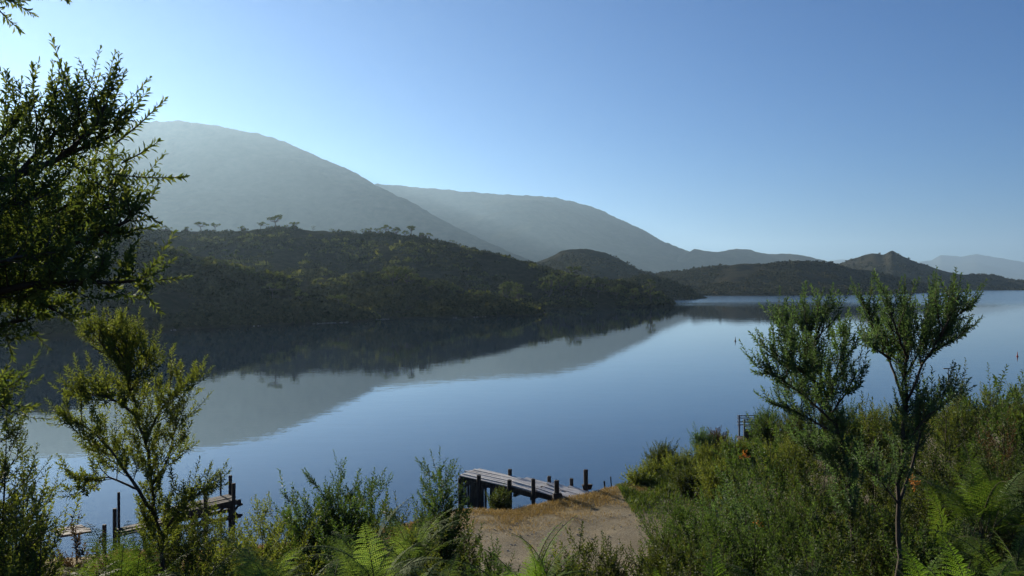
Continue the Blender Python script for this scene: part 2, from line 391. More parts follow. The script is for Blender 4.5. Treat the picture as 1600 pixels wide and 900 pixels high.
gx = np.concatenate([np.linspace(-400, -42, 40), np.arange(-40, 40.1, 0.33), np.linspace(42, 400, 40)])
gy = np.concatenate([np.linspace(-120, -11, 22), np.arange(-10, 62.1, 0.33), np.linspace(64, 230, 40)])
GX, GY = np.meshgrid(gx, gy)
GZ = ground_z(GX, GY)
Hh, Ww = GX.shape
i = np.arange(Hh - 1)[:, None] * Ww; j = np.arange(Ww - 1)[None]
g = Geo(); g.add(np.stack([GX, GY, GZ], -1), np.stack([i + j, i + j + 1, i + Ww + j + 1, i + Ww + j], -1).reshape(-1, 4))
ground = g.build('ground', ground_mat(), smooth=True); tag(ground, kind='structure')
S = shore(GX) - GY
dryv = np.clip(1.15 - np.abs(S - 1.5) / 3.4, 0, 1)
soilv = np.clip((17.5 - GY) / 3, 0, 1)
soilv = np.maximum(soilv, np.clip((0.35 - S) * 2, 0, 1) * 0.8)
for nm, arr in (('dry', dryv), ('soil', soilv)):
    a = ground.data.attributes.new(nm, 'FLOAT', 'POINT'); a.data.foreach_set('value', arr.ravel().astype(np.float32))


def water_mat():
    m, nt, out = mat('lake_water'); L = nt.links
    p = nt.nodes.new('ShaderNodeBsdfPrincipled')
    p.inputs['Base Color'].default_value = (0.006, 0.020, 0.042, 1); p.inputs['IOR'].default_value = 1.5
    # a breeze ruffles the far water beyond the point
    tc = nt.nodes.new('ShaderNodeTexCoord'); sx = nt.nodes.new('ShaderNodeSeparateXYZ'); L.new(tc.outputs['Object'], sx.inputs[0])
    mr = nt.nodes.new('ShaderNodeMapRange'); mr.inputs['From Min'].default_value = 380; mr.inputs['From Max'].default_value = 520
    mr.inputs['To Min'].default_value = 0.0; mr.inputs['To Max'].default_value = 1.0
    nn = noise(nt, 0.012, 3); ad = nt.nodes.new('ShaderNodeMath'); ad.operation = 'MULTIPLY_ADD'; ad.inputs[1].default_value = 160
    L.new(nn.outputs['Fac'], ad.inputs[0]); L.new(sx.outputs['Y'], ad.inputs[2]); L.new(ad.outputs[0], mr.inputs['Value'])
    rr = nt.nodes.new('ShaderNodeMapRange'); rr.inputs['To Min'].default_value = 0.012; rr.inputs['To Max'].default_value = 0.16
    L.new(mr.outputs[0], rr.inputs['Value']); L.new(rr.outputs[0], p.inputs['Roughness'])
    n1 = noise(nt, 0.9, 3, stretch=(0.6, 1.0, 1)); n2 = noise(nt, 0.12, 2)
    b = nt.nodes.new('ShaderNodeBump'); b.inputs['Distance'].default_value = 0.0042; b.inputs['Strength'].default_value = 0.8
    L.new(n1.outputs['Fac'], b.inputs['Height'])
    b2 = nt.nodes.new('ShaderNodeBump'); b2.inputs['Distance'].default_value = 0.012; b2.inputs['Strength'].default_value = 0.6
    L.new(n2.outputs['Fac'], b2.inputs['Height']); L.new(b.outputs[0], b2.inputs['Normal']); L.new(b2.outputs[0], p.inputs['Normal'])
    L.new(p.outputs[0], out.inputs['Surface'])
    return m


g = Geo(); R = 15500.0
g.add([[-R, -R, 0], [R, -R, 0], [R, R, 0], [-R, R, 0]], [[0, 1, 2, 3]])
tag(g.build('water', water_mat()), kind='structure')

m, nt, out = mat('haze_air')
pv = nt.nodes.new('ShaderNodeVolumePrincipled'); pv.inputs['Color'].default_value = (0.55, 0.80, 1.0, 1)
pv.inputs['Density'].default_value = 0.000082; pv.inputs['Anisotropy'].default_value = 0.50
nt.links.new(pv.outputs[0], out.inputs['Volume'])
g = Geo(); g.box((0, 0, 300 - 4), (2 * R + 400, 2 * R + 400, 780))
g.v[0][:, 2] = np.where(g.v[0][:, 2] < 0, -4.0, 790.0)
tag(g.build('haze', m), 'pale morning haze lying over the lake and the hills', kind='stuff')

# ------------------------------------------------------------------ far scrub and trees
def clumps(P, r, k, size, rg, flat=0.7):
    """leaf-clump quads in the volume of small bushes at P with radius r"""
    K = len(P); d = nrm(rg.normal(size=(K, k, 3))); d[..., 2] = np.abs(d[..., 2]) * flat
    c = P[:, None] + d * (r[:, None, None] * rg.uniform(0.45, 1.0, (K, k, 1)))
    n = nrm(d + 0.7 * rg.normal(size=(K, k, 3)))
    u = nrm(np.cross(n, rg.normal(size=(K, k, 3)))); v = np.cross(n, u)
    s = (r[:, None, None] * size * rg.uniform(0.6, 1.3, (K, k, 1)))
    V = np.stack([c - u * s, c - v * s * 0.75, c + u * s, c + v * s * 0.75], 2).reshape(-1, 3)
    return V, np.arange(K * k * 4).reshape(-1, 4)


def hill_scrub(name, n, rmin, rmax, k, size, mat_, label, tmin=0.03, tmax=1.0, seed=1, p0=None, p1=None):
    rg = np.random.default_rng(seed); h = HILL[name]
    p = rg.uniform(p0 if p0 is not None else h['x0'], p1 if p1 is not None else h['x1'], n * 2); t = rg.uniform(tmin, tmax, n * 2)
    keep = fbm(p / 55, t * 5, 77, 3) * 1.5 + 0.15 + 0.3 * (t < 0.2) > rg.uniform(-0.7, 0.7, n * 2)
    p, t = p[keep][:n], t[keep][:n]
    P = h['surface'](p, t); P = P[P[:, 2] > 0.4]
    r = rmin + (rmax - rmin) * rg.uniform(0, 1, len(P)) ** 2.5
    V, Q = clumps(P, r, k, size, rg)
    g = Geo(); g.add(V, Q)
    tag(g.build('hillside_scrub', mat_), label, kind='stuff')


hill_scrub('peninsula', 12000, 0.7, 2.4, 14, 0.32, M_scrub, 'low dark scrub covering the peninsula hill', seed=31, p0=-100)
hill_scrub('peninsula', 3800, 0.8, 2.2, 18, 0.32, M_scrub, 'dense bushes along the waterline of the peninsula', 0.03, 0.16, seed=32, p0=-100)
hill_scrub('spur', 6000, 0.7, 2.6, 16, 0.32, M_scrub, 'dark scrub on the steep left spur', seed=37, p0=-100)
hill_scrub('spur', 500, 1.2, 2.6, 26, 0.28, M_rimtone, 'bushes coloured as rim lit along the top of the left spur', 0.86, 1.0, seed=38, p0=0)
hill_scrub('shoulder', 4200, 0.7, 2.4, 16, 0.32, M_scrub, 'dark scrub on the low shoulder', seed=39)
hill_scrub('shoulder', 420, 1.0, 2.4, 26, 0.28, M_rimtone, 'bushes coloured as rim lit along the top of the shoulder', 0.84, 1.0, seed=40)
hill_scrub('peninsula', 420, 1.0, 2.6, 22, 0.30, M_scrub, 'bushes along the peninsula skyline', 0.95, 1.0, seed=42, p0=100, p1=900)
hill_scrub('peninsula', 700, 1.5, 3.2, 26, 0.28, M_rimtone, 'taller bushes in patches on the peninsula', 0.1, 0.9, seed=44, p0=300, p1=1050)
hill_scrub('headland', 1500, 1.0, 3.0, 12, 0.35, M_scrub, 'scrub on the low headland behind the point', seed=33)
hill_scrub('brown', 6500, 1.2, 4.0, 9, 0.38, M_scrubfar, 'brownish scrub covering the far shore hill', seed=34)
hill_scrub('bump', 3000, 1.2, 3.6, 9, 0.38, M_scrubfar, 'scrub on the small conical hill', seed=35)
hill_scrub('knob', 4500, 1.8, 5.0, 8, 0.4, M_scrubfar, 'dark scrub on the hill with the rocky knob', seed=36)


_rs = np.random.default_rng(45); PS = []
for a_, b_, n_ in ((490, 630, 110), (690, 800, 30), (850, 1040, 200), (230, 420, 20)):
    for p_ in _rs.uniform(a_, b_, n_):
        best = None
        if vnoise(p_ / 9.0, 0.5, 46) < 0.0: continue
        for h_ in ('peninsula', 'spur', 'shoulder'):
            if not (HILL[h_]['x0'] < p_ < HILL[h_]['x1']): continue
            q_ = HILL[h_]['surface'](np.full(60, p_), np.linspace(0, 0.25, 60)); k_ = int(np.argmax(q_[:, 2] > 0.02))
            if q_[k_, 2] > 0.02 and (best is None or q_[k_, 1] < best[1]): best = q_[k_]
        if best is not None: PS.append(best + [0, _rs.uniform(-0.6, 0.1), 0])
PS = np.array(PS); PS[:, 2] = 0.02
g = Geo(); g.add(*clumps(PS, _rs.uniform(0.08, 0.30, len(PS)), 10, 0.6, _rs, 0.5))
tag(g.build('shore_stones', M_rock), 'broken line of grey stones at the waterline of the peninsula', kind='stuff')


def far_tree(name, H, crownw, style, seed, label, cat='tree', group=None):
    """A gum tree for the far shore: bent trunk, forked limbs, leaf clumps at their ends."""
    rg = np.random.default_rng(seed); root = thing(name, label, cat, group=group)
    gt, gc = Geo(), Geo()
    lean = rg.normal(0, 0.05, 2) * H
    fork = {'umbrella': 0.5, 'round': 0.3, 'slim': 0.4}[style] * H
    tr = np.array([[0, 0, -0.6], [lean[0] * 0.3, lean[1] * 0.3, fork * 0.5], [lean[0], lean[1], fork]])
    gt.tube(tr, [0.04 * H, 0.032 * H, 0.026 * H], 6)
    nl = {'umbrella': 7, 'round': 9, 'slim': 7}[style]
    C = []; Rr = []
    for q in range(nl):
        az = q * 2.4 + rg.uniform(-.4, .4); rr = crownw / 2 * rg.uniform(0.3, 1.0)
        if style == 'umbrella': z = H * rg.uniform(0.66, 0.88) - 0.12 * rr; cr = 0.17 * H
        elif style == 'round': z = fork + (H - fork) * rg.uniform(0.15, 0.82); cr = 0.17 * H; rr *= math.sin(math.pi * min(0.95, (z / H)) ** 0.8) + 0.15
        else: z = fork + (H - fork) * (q + 0.5) / nl; cr = 0.11 * H; rr *= 0.7
        e = np.array([lean[0] + rr * math.cos(az), lean[1] + rr * math.sin(az), z])
        s = tr[-1] * 1.0 if style != 'slim' else np.array([lean[0], lean[1], max(fork, z - 0.15 * H)])
        md = (s + e) / 2 + np.array([0.15 * rr * math.cos(az), 0.15 * rr * math.sin(az), -0.04 * H])
        gt.tube([s, md, e], [0.024 * H, 0.016 * H, 0.007 * H], 5)
        C.append(e); Rr.append(cr * rg.uniform(0.75, 1.3))
        if style != 'slim':
            C.append(e + rg.normal(0, 0.09 * H, 3) * np.array([1, 1, 0.5])); Rr.append(cr * rg.uniform(0.5, 0.9))
    if style == 'slim':
        gt.tube([tr[-1], [lean[0], lean[1], H * 0.97]], [0.016 * H, 0.004 * H], 5)
        C.append(np.array([lean[0], lean[1], H * 0.95])); Rr.append(0.08 * H)
    C = np.array(C); Rr = np.array(Rr)
    V, Q = clumps(C, Rr, 46, 0.24, rg, flat=0.75 if style == 'umbrella' else 0.9)
    gc.add(V, Q)
    gt.build('trunk', M_gumtrunk, root); gc.build('crown', M_gum, root)
    return root


far_tree_n = 0
PROTO = {}


def place_far(hillname, px, base, top, w, style, label, seed=None, group=None):
    """tree standing on the slope where column px meets row base, reaching row top, w columns wide"""
    for h in ('spur', 'shoulder'):                   # the nearest rise that is in front at this bearing
        if hillname == 'peninsula' and HILL[h]['x0'] + 20 < px < HILL[h]['x1'] - 20 and base >= HILL[h]['crest'](px): hillname = h; break
    p = HILL[hillname]['at'](px, base); Y = p[1]
    H = max(1.5, CH - (top - HY) / F * Y - p[2]); wd = w / F * Y
    return far_tree('gum_tree' if style != 'slim' else 'slender_tree', H, wd, style, seed or int(px * 7 + top), label, group=group).__setattr__('location', [float(x) for x in p])


RIDGE = [
    (315, 362, 345, 24, 'umbrella', 'wide flat topped gum on the peninsula skyline, first one right of the foreground branches'),
    (336, 361, 347, 15, 'umbrella', 'small thin umbrella shaped gum close to the right of the first skyline gum'),
    (407, 360, 346, 22, 'umbrella', 'low leaning gum just left of the tallest skyline tree'),
    (431, 359, 335, 24, 'umbrella', 'tallest gum on the peninsula skyline with an open forked crown'),
    (461, 361, 345, 20, 'umbrella', 'gum just right of the tallest skyline tree, its crown thinner'),
    (447, 360, 350, 14, 'round', 'low rounded bushy gum squeezed between the tallest skyline tree and its right neighbour'),
    (552, 368, 359, 14, 'round', 'small dark bushy tree on the dip of the peninsula skyline'),
    (578, 368, 355, 12, 'umbrella', 'leftmost gum of the clump on the second rise of the skyline'),
    (592, 367, 355, 16, 'round', 'dense bushy gum in the clump on the second skyline rise'),
    (602, 366, 351, 14, 'umbrella', 'tallest gum within the clump on the second skyline rise'),
    (620, 368, 354, 14, 'round', 'rounded gum on the right side of the skyline clump'),
    (643, 371, 352, 12, 'umbrella', 'thin tall gum standing apart right of the skyline clump'),
    (671, 379, 363, 11, 'umbrella', 'last lone gum on the descending skyline of the peninsula'),
    (178, 348, 328, 30, 'round', 'large dense dark tree on the skyline behind the foreground branches'),
    (205, 357, 336, 26, 'round', 'second dense tree on the skyline beside the foreground branches'),
    (291, 364, 354, 14, 'round', 'small round bushy tree just left of the first wide gum on the skyline'),
    (378, 361, 352, 11, 'round', 'low bushy tree midway between the small umbrella gum and the leaning gum'),
    (489, 363, 353, 12, 'slim', 'thin upright tree a little right of the tallest skyline tree and its neighbour'),
    (518, 365, 357, 16, 'round', 'low broad bushy tree on the bare stretch of the skyline'),
    (567, 368, 358, 12, 'round', 'small bushy tree touching the left end of the skyline clump'),
    (632, 370, 360, 14, 'round', 'dark low tree between the clump and the thin tall gum on the skyline'),
    (657, 375, 363, 12, 'round', 'small tree on the falling skyline between the thin tall gum and the last lone gum'),
    (706, 385, 375, 14, 'round', 'dark bushy tree low on the falling skyline right of the last lone gum'),
    (258, 368, 352, 22, 'round', 'bushy tree where the skyline dips left of the first gums'),
]
for px, b, t, w, st, lab in RIDGE: place_far('peninsula', px, b, t, w, st, lab, group='gum trees along the peninsula skyline')
SLOPE = [
    (614, 449, 415, 38, 'round', 'broad pale crowned tree halfway down the peninsula slope'),
    (636, 449, 420, 34, 'round', 'broad tree touching the right side of the pale crowned slope tree'),
    (672, 458, 438, 22, 'round', 'smaller tree downhill right of the two broad slope trees'),
    (426, 468, 440, 40, 'umbrella', 'spreading open tree on the lower left slope above the dark water'),
    (470, 474, 452, 24, 'round', 'dark small tree between the spreading tree and the lone rounded one'),
    (528, 483, 457, 30, 'umbrella', 'lone rounded tree with a domed top low on the slope near the water'),
    (390, 440, 422, 20, 'round', 'small tree at the head of the lower left gully'),
    (345, 424, 405, 26, 'round', 'bushy tree on the fold high above the left bay'),
    (284, 404, 384, 30, 'round', 'bushy tree on the left shoulder beside the foreground branches'),
    (748, 470, 452, 26, 'round', 'low tree at the left end of the shoreline grove'),
    (790, 464, 438, 28, 'round', 'rounded tree in the left part of the shoreline grove'),
    (808, 464, 442, 24, 'round', 'shorter tree leaning on its left neighbour in the shoreline grove'),
    (854, 458, 428, 28, 'round', 'dark tree standing where the shoreline grove rises'),
    (880, 456, 424, 30, 'round', 'tall bushy tree left of the grove top'),
    (896, 450, 414, 28, 'umbrella', 'tallest tree of the shoreline grove with a flat top'),
    (908, 459, 427, 30, 'round', 'dense rounded tree right of the tallest grove tree'),
    (934, 462, 434, 32, 'round', 'wide tree on the right part of the shoreline grove'),
    (964, 466, 443, 24, 'round', 'small tree right of the wide grove tree'),
    (990, 469, 450, 22, 'round', 'low bush like tree before the peninsula tip'),
    (1017, 474, 438, 20, 'slim', 'tall slender tree near the peninsula tip'),
    (1028, 475, 452, 20, 'round', 'last rounded tree standing near the peninsula tip'),
]
for px, b, t, w, st, lab in SLOPE: place_far('peninsula', px, b, t, w, st, lab, group='trees on the peninsula slope')

# mast on the mountain top
p = HILL['mount']['surface'](np.array([300.0]), np.array([0.99]))[0]
r = thing('radio_mast', 'thin radio mast on the rounded mountain top', 'mast', p)
g = Geo()
for k in range(3):
    a = k * 2.094; g.tube([[0.7 * math.cos(a), 0.7 * math.sin(a), -3], [0.3 * math.cos(a), 0.3 * math.sin(a), 24]], 0.14, 4)
for z in range(0, 24, 3): g.box((0, 0, z), (1.0, 1.0, 0.15))
g.build('lattice', M_steel, r)
g = Geo(); g.tube([[0, 0, 23], [0, 0, 30]], 0.12, 5, True); g.build('antenna', M_steel, r)

# ------------------------------------------------------------------ near plants
def leafing(gl, P, D, L, n, ll, lw, rg, curve=0.5, stem=True, stem_r=0.0022):
    """bottlebrush shoots: leaves set spirally along each shoot"""
    K = len(P)
    if K == 0: return
    t = np.linspace(0.06, 1, n)[None, :, None]
    Pn, Dn, Ln = P[:, None], D[:, None], L[:, None, None]
    pos = Pn + Dn * Ln * t + UP * (curve * 0.5 * Ln * t * t)
    tang = nrm(Dn + UP * curve * t)
    ref = nrm(rg.normal(size=(K, 1, 3))); u = nrm(np.cross(tang, ref)); v = np.cross(tang, u)
    az = (np.arange(n) * 2.39996)[None] + rg.uniform(0, 6.28, (K, 1)) + rg.normal(0, 0.25, (K, n))
    ang = np.radians(68 - 42 * t[..., 0] ** 2) + rg.normal(0, 0.2, (K, n))
    ang = ang[..., None]; az = az[..., None]
    ld = nrm(np.cos(ang) * tang + np.sin(ang) * (np.cos(az) * u + np.sin(az) * v))
    side = nrm(np.cross(ld, tang)); nor = np.cross(side, ld)
    s = ll * rg.uniform(0.7, 1.15, (K, n, 1)) * (1 - 0.25 * t ** 3) * np.clip(rg.normal(1, 0.12, (K, 1, 1)), 0.7, 1.3)
    w = lw * s / ll
    b = pos; tip = pos + ld * s - nor * s * 0.08
    m1 = pos + ld * s * 0.58 + side * w * 0.5 + nor * w * 0.22
    m2 = pos + ld * s * 0.58 - side * w * 0.5 + nor * w * 0.22
    V = np.stack([b, m1, tip, m2], 2).reshape(-1, 3)
    gl.add(V, np.arange(len(V)).reshape(-1, 4), 0)
    if stem:
        tt = np.array([0, 0.5, 1.0])[None, :, None]
        c = P[:, None] + D[:, None] * Ln * tt + UP * (curve * 0.5 * Ln * tt * tt)
        u0, v0 = u[:, :1], v[:, :1]
        rad = np.array([1.0, 0.8, 0.35])[None, :, None] * stem_r
        ring = np.stack([c + rad * (math.cos(a) * u0 + math.sin(a) * v0) for a in (0, 2.094, 4.189)], 2)   # K,3,3,3
        V = ring.reshape(-1, 3); q = []
        for a in range(2):
            for bb in range(3): q.append([a * 3 + bb, a * 3 + (bb + 1) % 3, a * 3 + 3 + (bb + 1) % 3, a * 3 + 3 + bb])
        Q = (np.array(q)[None] + (np.arange(K) * 9)[:, None, None]).reshape(-1, 4)
        gl.add(V, Q, 1)


def polyline(pts, n):
    pts = np.asarray(pts, float); d = np.r_[0, np.cumsum(np.linalg.norm(np.diff(pts, axis=0), axis=1))]
    s = np.linspace(0, d[-1], n)
    p = np.stack([np.interp(s, d, pts[:, k]) for k in range(3)], -1)
    q = p.copy(); q[1:-1] = (p[:-2] + 2 * p[1:-1] + p[2:]) / 4
    return q, d[-1]


def grow(gt, limbs, rg, tw_gap, tw_len, shoot_gap, shoot_len, up=0.35, t0=0.2, taper=0.6, spread=0.9):
    """twigs along limbs, shoots along twigs; returns shoot starts, directions, lengths"""
    SP, SD, SL = [], [], []
    for pts, r0, r1, start in limbs:
        q, L = polyline(pts, max(5, int(len(pts) * 3)))
        q[1:-1] += rg.normal(0, 0.004 * L, (len(q) - 2, 3)) * np.array([1, 1, 0.5])
        gt.tube(q, np.linspace(r0, r1, len(q)), 6)
        st = t0 if start is None else start
        nb = max(2, int(L * (1 - st) / tw_gap)); ph = rg.uniform(0, 6.28)
        for k in range(nb + 1):
            t = st + (1 - st) * (k + rg.uniform(-.3, .3)) / nb; t = min(max(t, st), 0.995)
            f = t * (len(q) - 1); a = min(int(f), len(q) - 2); p = q[a] + (q[a + 1] - q[a]) * (f - a); tg = nrm(q[a + 1] - q[a])
            u = nrm(np.cross(tg, np.array([0.3, 0.2, 1.0]))); v = np.cross(tg, u); az = ph + k * 2.4 + rg.uniform(-.5, .5)
            rad = math.cos(az) * u + math.sin(az) * v
            d = nrm(tg * 0.6 + rad * spread + UP * up)
            tl = tw_len * (1.15 - taper * t) * rg.uniform(0.55, 1.25)
            if k == nb: d = tg; tl = tw_len * 0.3
            s = np.array([0, 0.35, 0.7, 1.0])[:, None]
            tp = p + d * tl * s + UP * (0.18 * tl * s * s) + rg.normal(0, 0.03 * tl, (4, 3)) * (s > 0)
            gt.tube(tp, np.linspace(min(r1, 0.004), 0.0018, 4), 4)
            ns = max(2, int(tl / shoot_gap))
            for e in range(ns + 1):
                x = 0.2 + 0.8 * e / ns; c = min(int(x * 3), 2); fx = x * 3 - c
                pp = tp[c] + (tp[c + 1] - tp[c]) * fx; tt = nrm(tp[c + 1] - tp[c])
                rr = nrm(rg.normal(size=3)); sdv = nrm(tt * (0.75 if e < ns else 2.5) + rr * 0.75 + UP * 0.3)
                SP.append(pp); SD.append(sdv); SL.append(shoot_len * rg.uniform(0.55, 1.2) * (1 if e < ns else 1.25))
    return np.array(SP).reshape(-1, 3), np.array(SD).reshape(-1, 3), np.array(SL)


def plant(name, label, cat, base, limbs, leafm, seed, tw_gap=0.07, tw_len=0.3, shoot_gap=0.055, shoot_len=0.11, n=20, ll=0.026, lw=0.009,
          up=0.35, t0=0.2, curve=0.5, extra=None, group=None, spread=0.9, taper=0.6, tree=False):
    """limbs in world coordinates; parts are stored relative to the base"""
    rg = np.random.default_rng(seed); base = np.asarray(base, float)
    root = thing(name, label, cat, base, group)
    gt, gl = Geo(), Geo()
    lm = [(np.asarray(p, float) - base, r0, r1, st) for p, r0, r1, st in limbs]
    P, D, L = grow(gt, lm, rg, tw_gap, tw_len, shoot_gap, shoot_len, up, t0, taper, spread)
    leafing(gl, P, D, L, n, ll, lw, rg, curve)
    if extra:                                        # long leafy leaders: (start, end)
        for a, b in extra:
            a = np.asarray(a) - base; b = np.asarray(b) - base; d = b - a; l = np.linalg.norm(d)
            leafing(gl, a[None], (d / l - UP * 0.12)[None], np.array([l]), int(max(20, l / shoot_len * n * 0.95)), ll * 1.1, lw, rg, 0.24, stem_r=0.004)
    gt.build('trunk' if tree else 'stems', M_bark, root, smooth=True)
    gl.build('crown' if tree else 'foliage', [leafm, M_stem], root)
    return root


def shrub(label, px, top, Y, spread_px, leafm, seed, nst=5, name='shrub', cat='shrub', group=None, ll=None, dens=1.0, lean=0.0, low=0.12):
    """multi-stemmed bush rooted on the bank at column px, distance Y, its top at row top"""
    rg = np.random.default_rng(seed); x = (px - 800) / F * Y
    bz = float(ground_z(x, Y)) - 0.05; zt = CH - (top - HY) / F * Y; H = max(0.35, zt - bz); sp = spread_px / F * Y / 2
    ll = ll or max(0.034, 0.0052 * Y); base = np.array([x, Y, bz]); limbs = []
    for k in range(nst):
        az = k * 2.4 + rg.uniform(-.4, .4); rr = sp * (0.0 if k == 0 else rg.uniform(0.45, 0.95)); h = H * (0.93 if k == 0 else rg.uniform(0.55, 0.9))
        e = base + np.array([rr * math.cos(az) + lean * H, rr * math.sin(az), h])
        limbs.append(([base + np.array([0.06 * math.cos(az), 0.06 * math.sin(az), 0]), base + (e - base) * 0.45 + np.array([0.12 * rr * math.cos(az), 0.12 * rr * math.sin(az), 0.05 * h]), e],
                      0.008 + 0.004 * H, 0.003, low))
    return plant(name, label, cat, base, limbs, leafm, seed, tw_gap=0.055 / dens * max(1, H / 2.2), tw_len=min(0.5, 0.26 * H + 0.05, 0.8 * sp + 0.12), shoot_gap=ll * 1.15, shoot_len=ll * 3.6, n=20, ll=ll, lw=ll * 0.42, group=group, spread=1.3, taper=0.35, up=0.5)


# big tree at the left edge, its trunk outside the frame
D0 = 3.4
tb = np.array([-3.05, 3.5, float(ground_z(-3.05, 3.5))])
def LP(px, py, d=0.0): return W(px, py, D0 + d)
limbs = [
    ([tb, tb + [0.05, 0, 1.2], LP(-250, 420, .1), LP(-270, 200, .1), LP(-230, -40, .1), LP(-160, -260, .1)], 0.09, 0.03, 0.97),
    ([LP(-250, 420, .1), LP(-100, 330), LP(0, 280), LP(60, 262), LP(115, 235), LP(170, 215)], 0.035, 0.006, 0.35),
    ([LP(-250, 440, .1), LP(-60, 420, .2), LP(60, 400, .2), LP(140, 370, .1), LP(200, 345)], 0.035, 0.006, 0.3),
    ([LP(-250, 480, .1), LP(-60, 470, -.2), LP(60, 440, -.2), LP(130, 440, -.2), LP(205, 440, -.1)], 0.035, 0.006, 0.3),
    ([LP(-250, 500, .1), LP(-60, 520, .3), LP(0, 508, .3), LP(40, 500, .3)], 0.03, 0.006, 0.3),
    ([LP(-260, 380, .1), LP(-60, 260, .3), LP(10, 215, .3), LP(35, 180, .3)], 0.03, 0.006, 0.4),
    ([LP(30, 272, .0), LP(95, 200, .05), LP(125, 165, .1)], 0.012, 0.005, 0.25),
    ([LP(90, 250), LP(150, 200, -.1), LP(165, 165, -.1)], 0.012, 0.005, 0.2),
    ([LP(100, 390, .2), LP(150, 330, .3), LP(190, 310, .3)], 0.012, 0.005, 0.2),
    ([LP(-100, 440, .3), LP(20, 360, .4), LP(90, 330, .4), LP(140, 300, .4)], 0.02, 0.005, 0.3),
    ([LP(-100, 470, .1), LP(0, 450, .1), LP(60, 468, .1), LP(85, 485, .1)], 0.02, 0.005, 0.3),
    ([LP(-200, 480, .1), LP(-80, 560, .2), LP(-20, 620, .2), LP(10, 640, .2)], 0.02, 0.005, 0.4),
    ([LP(-250, 460, .1), LP(-80, 400, .6), LP(20, 350, .7), LP(90, 340, .7)], 0.02, 0.005, 0.3),
    ([LP(-250, 470, .1), LP(-80, 440, -.4), LP(10, 400, -.4), LP(80, 395, -.4)], 0.02, 0.005, 0.3),
    ([LP(-250, 480, .1), LP(-80, 490, .6), LP(10, 470, .7), LP(70, 450, .7)], 0.02, 0.005, 0.3),
    ([LP(-250, 460, .1), LP(-90, 350, -.3), LP(-10, 330, -.3), LP(60, 310, -.3)], 0.02, 0.005, 0.3),
    ([LP(-240, 100, .1), LP(-120, -60, 0), LP(-60, -40, 0), LP(-15, -8, 0)], 0.02, 0.004, 0.6),
]
extra = [(LP(165, 190), LP(196, 112)), (LP(130, 190), LP(156, 120)), (LP(60, 215), LP(95, 118)), (LP(15, 210, .2), LP(28, 148, .2)), (LP(180, 225), LP(256, 158)),
         (LP(190, 255), LP(247, 222)), (LP(170, 272), LP(287, 277)), (LP(150, 285), LP(250, 348)), (LP(140, 370, .1), LP(245, 352, .1)), (LP(195, 440, -.1), LP(294, 432, -.1)),
         (LP(215, 440, -.1), LP(252, 490, -.1)), (LP(215, 440, -.1), LP(245, 408, -.1)), (LP(-10, -20), LP(55, 24)), (LP(-20, -5), LP(32, 48)), (LP(20, -30), LP(62, -4)),
         (LP(40, 500, .3), LP(75, 545, .3)), (LP(5, 510, .3), LP(20, 560, .3)), (LP(0, 630, .2), LP(52, 636, .2)), (LP(0, 610, .2), LP(35, 590, .2)),
         (LP(120, 210), LP(128, 135)), (LP(40, 210, .2), LP(52, 165, .2)), (LP(70, -60), LP(104, -2))]
plant('banksia_tree', 'big dark leafy tree with bottlebrush shoots reaching in from the left edge', 'tree', tb, limbs, M_banksia, 101, tw_gap=0.034, tw_len=0.165, shoot_gap=0.040, shoot_len=0.13,
      n=26, ll=0.035, lw=0.0135, t0=0.25, extra=extra, tree=True)

# sapling in front of the broken jetty
def SP6(px, py, d=0.0): return W(px, py, 6.5 + d)
sb = W(262, 960, 6.5); sb[2] = float(ground_z(sb[0], 6.5))
limbs = [
    ([sb, SP6(252, 860), SP6(240, 790), SP6(228, 700), SP6(212, 640), SP6(200, 590), SP6(182, 545), SP6(172, 530)], 0.022, 0.006, 0.42),
    ([SP6(243, 810), SP6(205, 750, -.2), SP6(170, 700, -.3), SP6(135, 665, -.3), SP6(105, 655, -.3)], 0.016, 0.005, 0.35),
    ([SP6(236, 760), SP6(262, 720, .2), SP6(270, 680, .2), SP6(280, 655, .2)], 0.012, 0.005, 0.3),
    ([SP6(226, 690), SP6(250, 640, .2), SP6(275, 615, .3), SP6(295, 600, .3)], 0.012, 0.005, 0.25),
    ([SP6(214, 650), SP6(180, 625, -.2), SP6(150, 615, -.2), SP6(125, 618, -.2)], 0.012, 0.005, 0.25),
    ([SP6(205, 610), SP6(225, 575, .1), SP6(235, 560, .1)], 0.010, 0.004, 0.2),
    ([SP6(195, 585), SP6(165, 545, -.1), SP6(145, 520, -.1)], 0.010, 0.004, 0.2),
    ([SP6(248, 840), SP6(285, 790, -.2), SP6(310, 770, -.2), SP6(325, 765, -.2)], 0.012, 0.005, 0.3),
    ([SP6(215, 765), SP6(170, 745, .1), SP6(140, 750, .1), SP6(125, 760, .1)], 0.010, 0.004, 0.4),
    ([SP6(200, 600), SP6(205, 555, .2), SP6(208, 530, .2)], 0.010, 0.004, 0.2),
]
plant('tea_tree_sapling', 'tall yellow green sapling with a forked dark trunk standing before the broken jetty', 'tree', sb, limbs, M_tea, 103, tw_gap=0.036, tw_len=0.225, shoot_gap=0.034, shoot_len=0.125, spread=0.8,
      n=24, ll=0.037, lw=0.0145, extra=[(SP6(170, 560), SP6(148, 495)), (SP6(195, 560), SP6(200, 500)), (SP6(280, 625), SP6(304, 592)), (SP6(135, 665, -.3), SP6(92, 645, -.3))], tree=True)

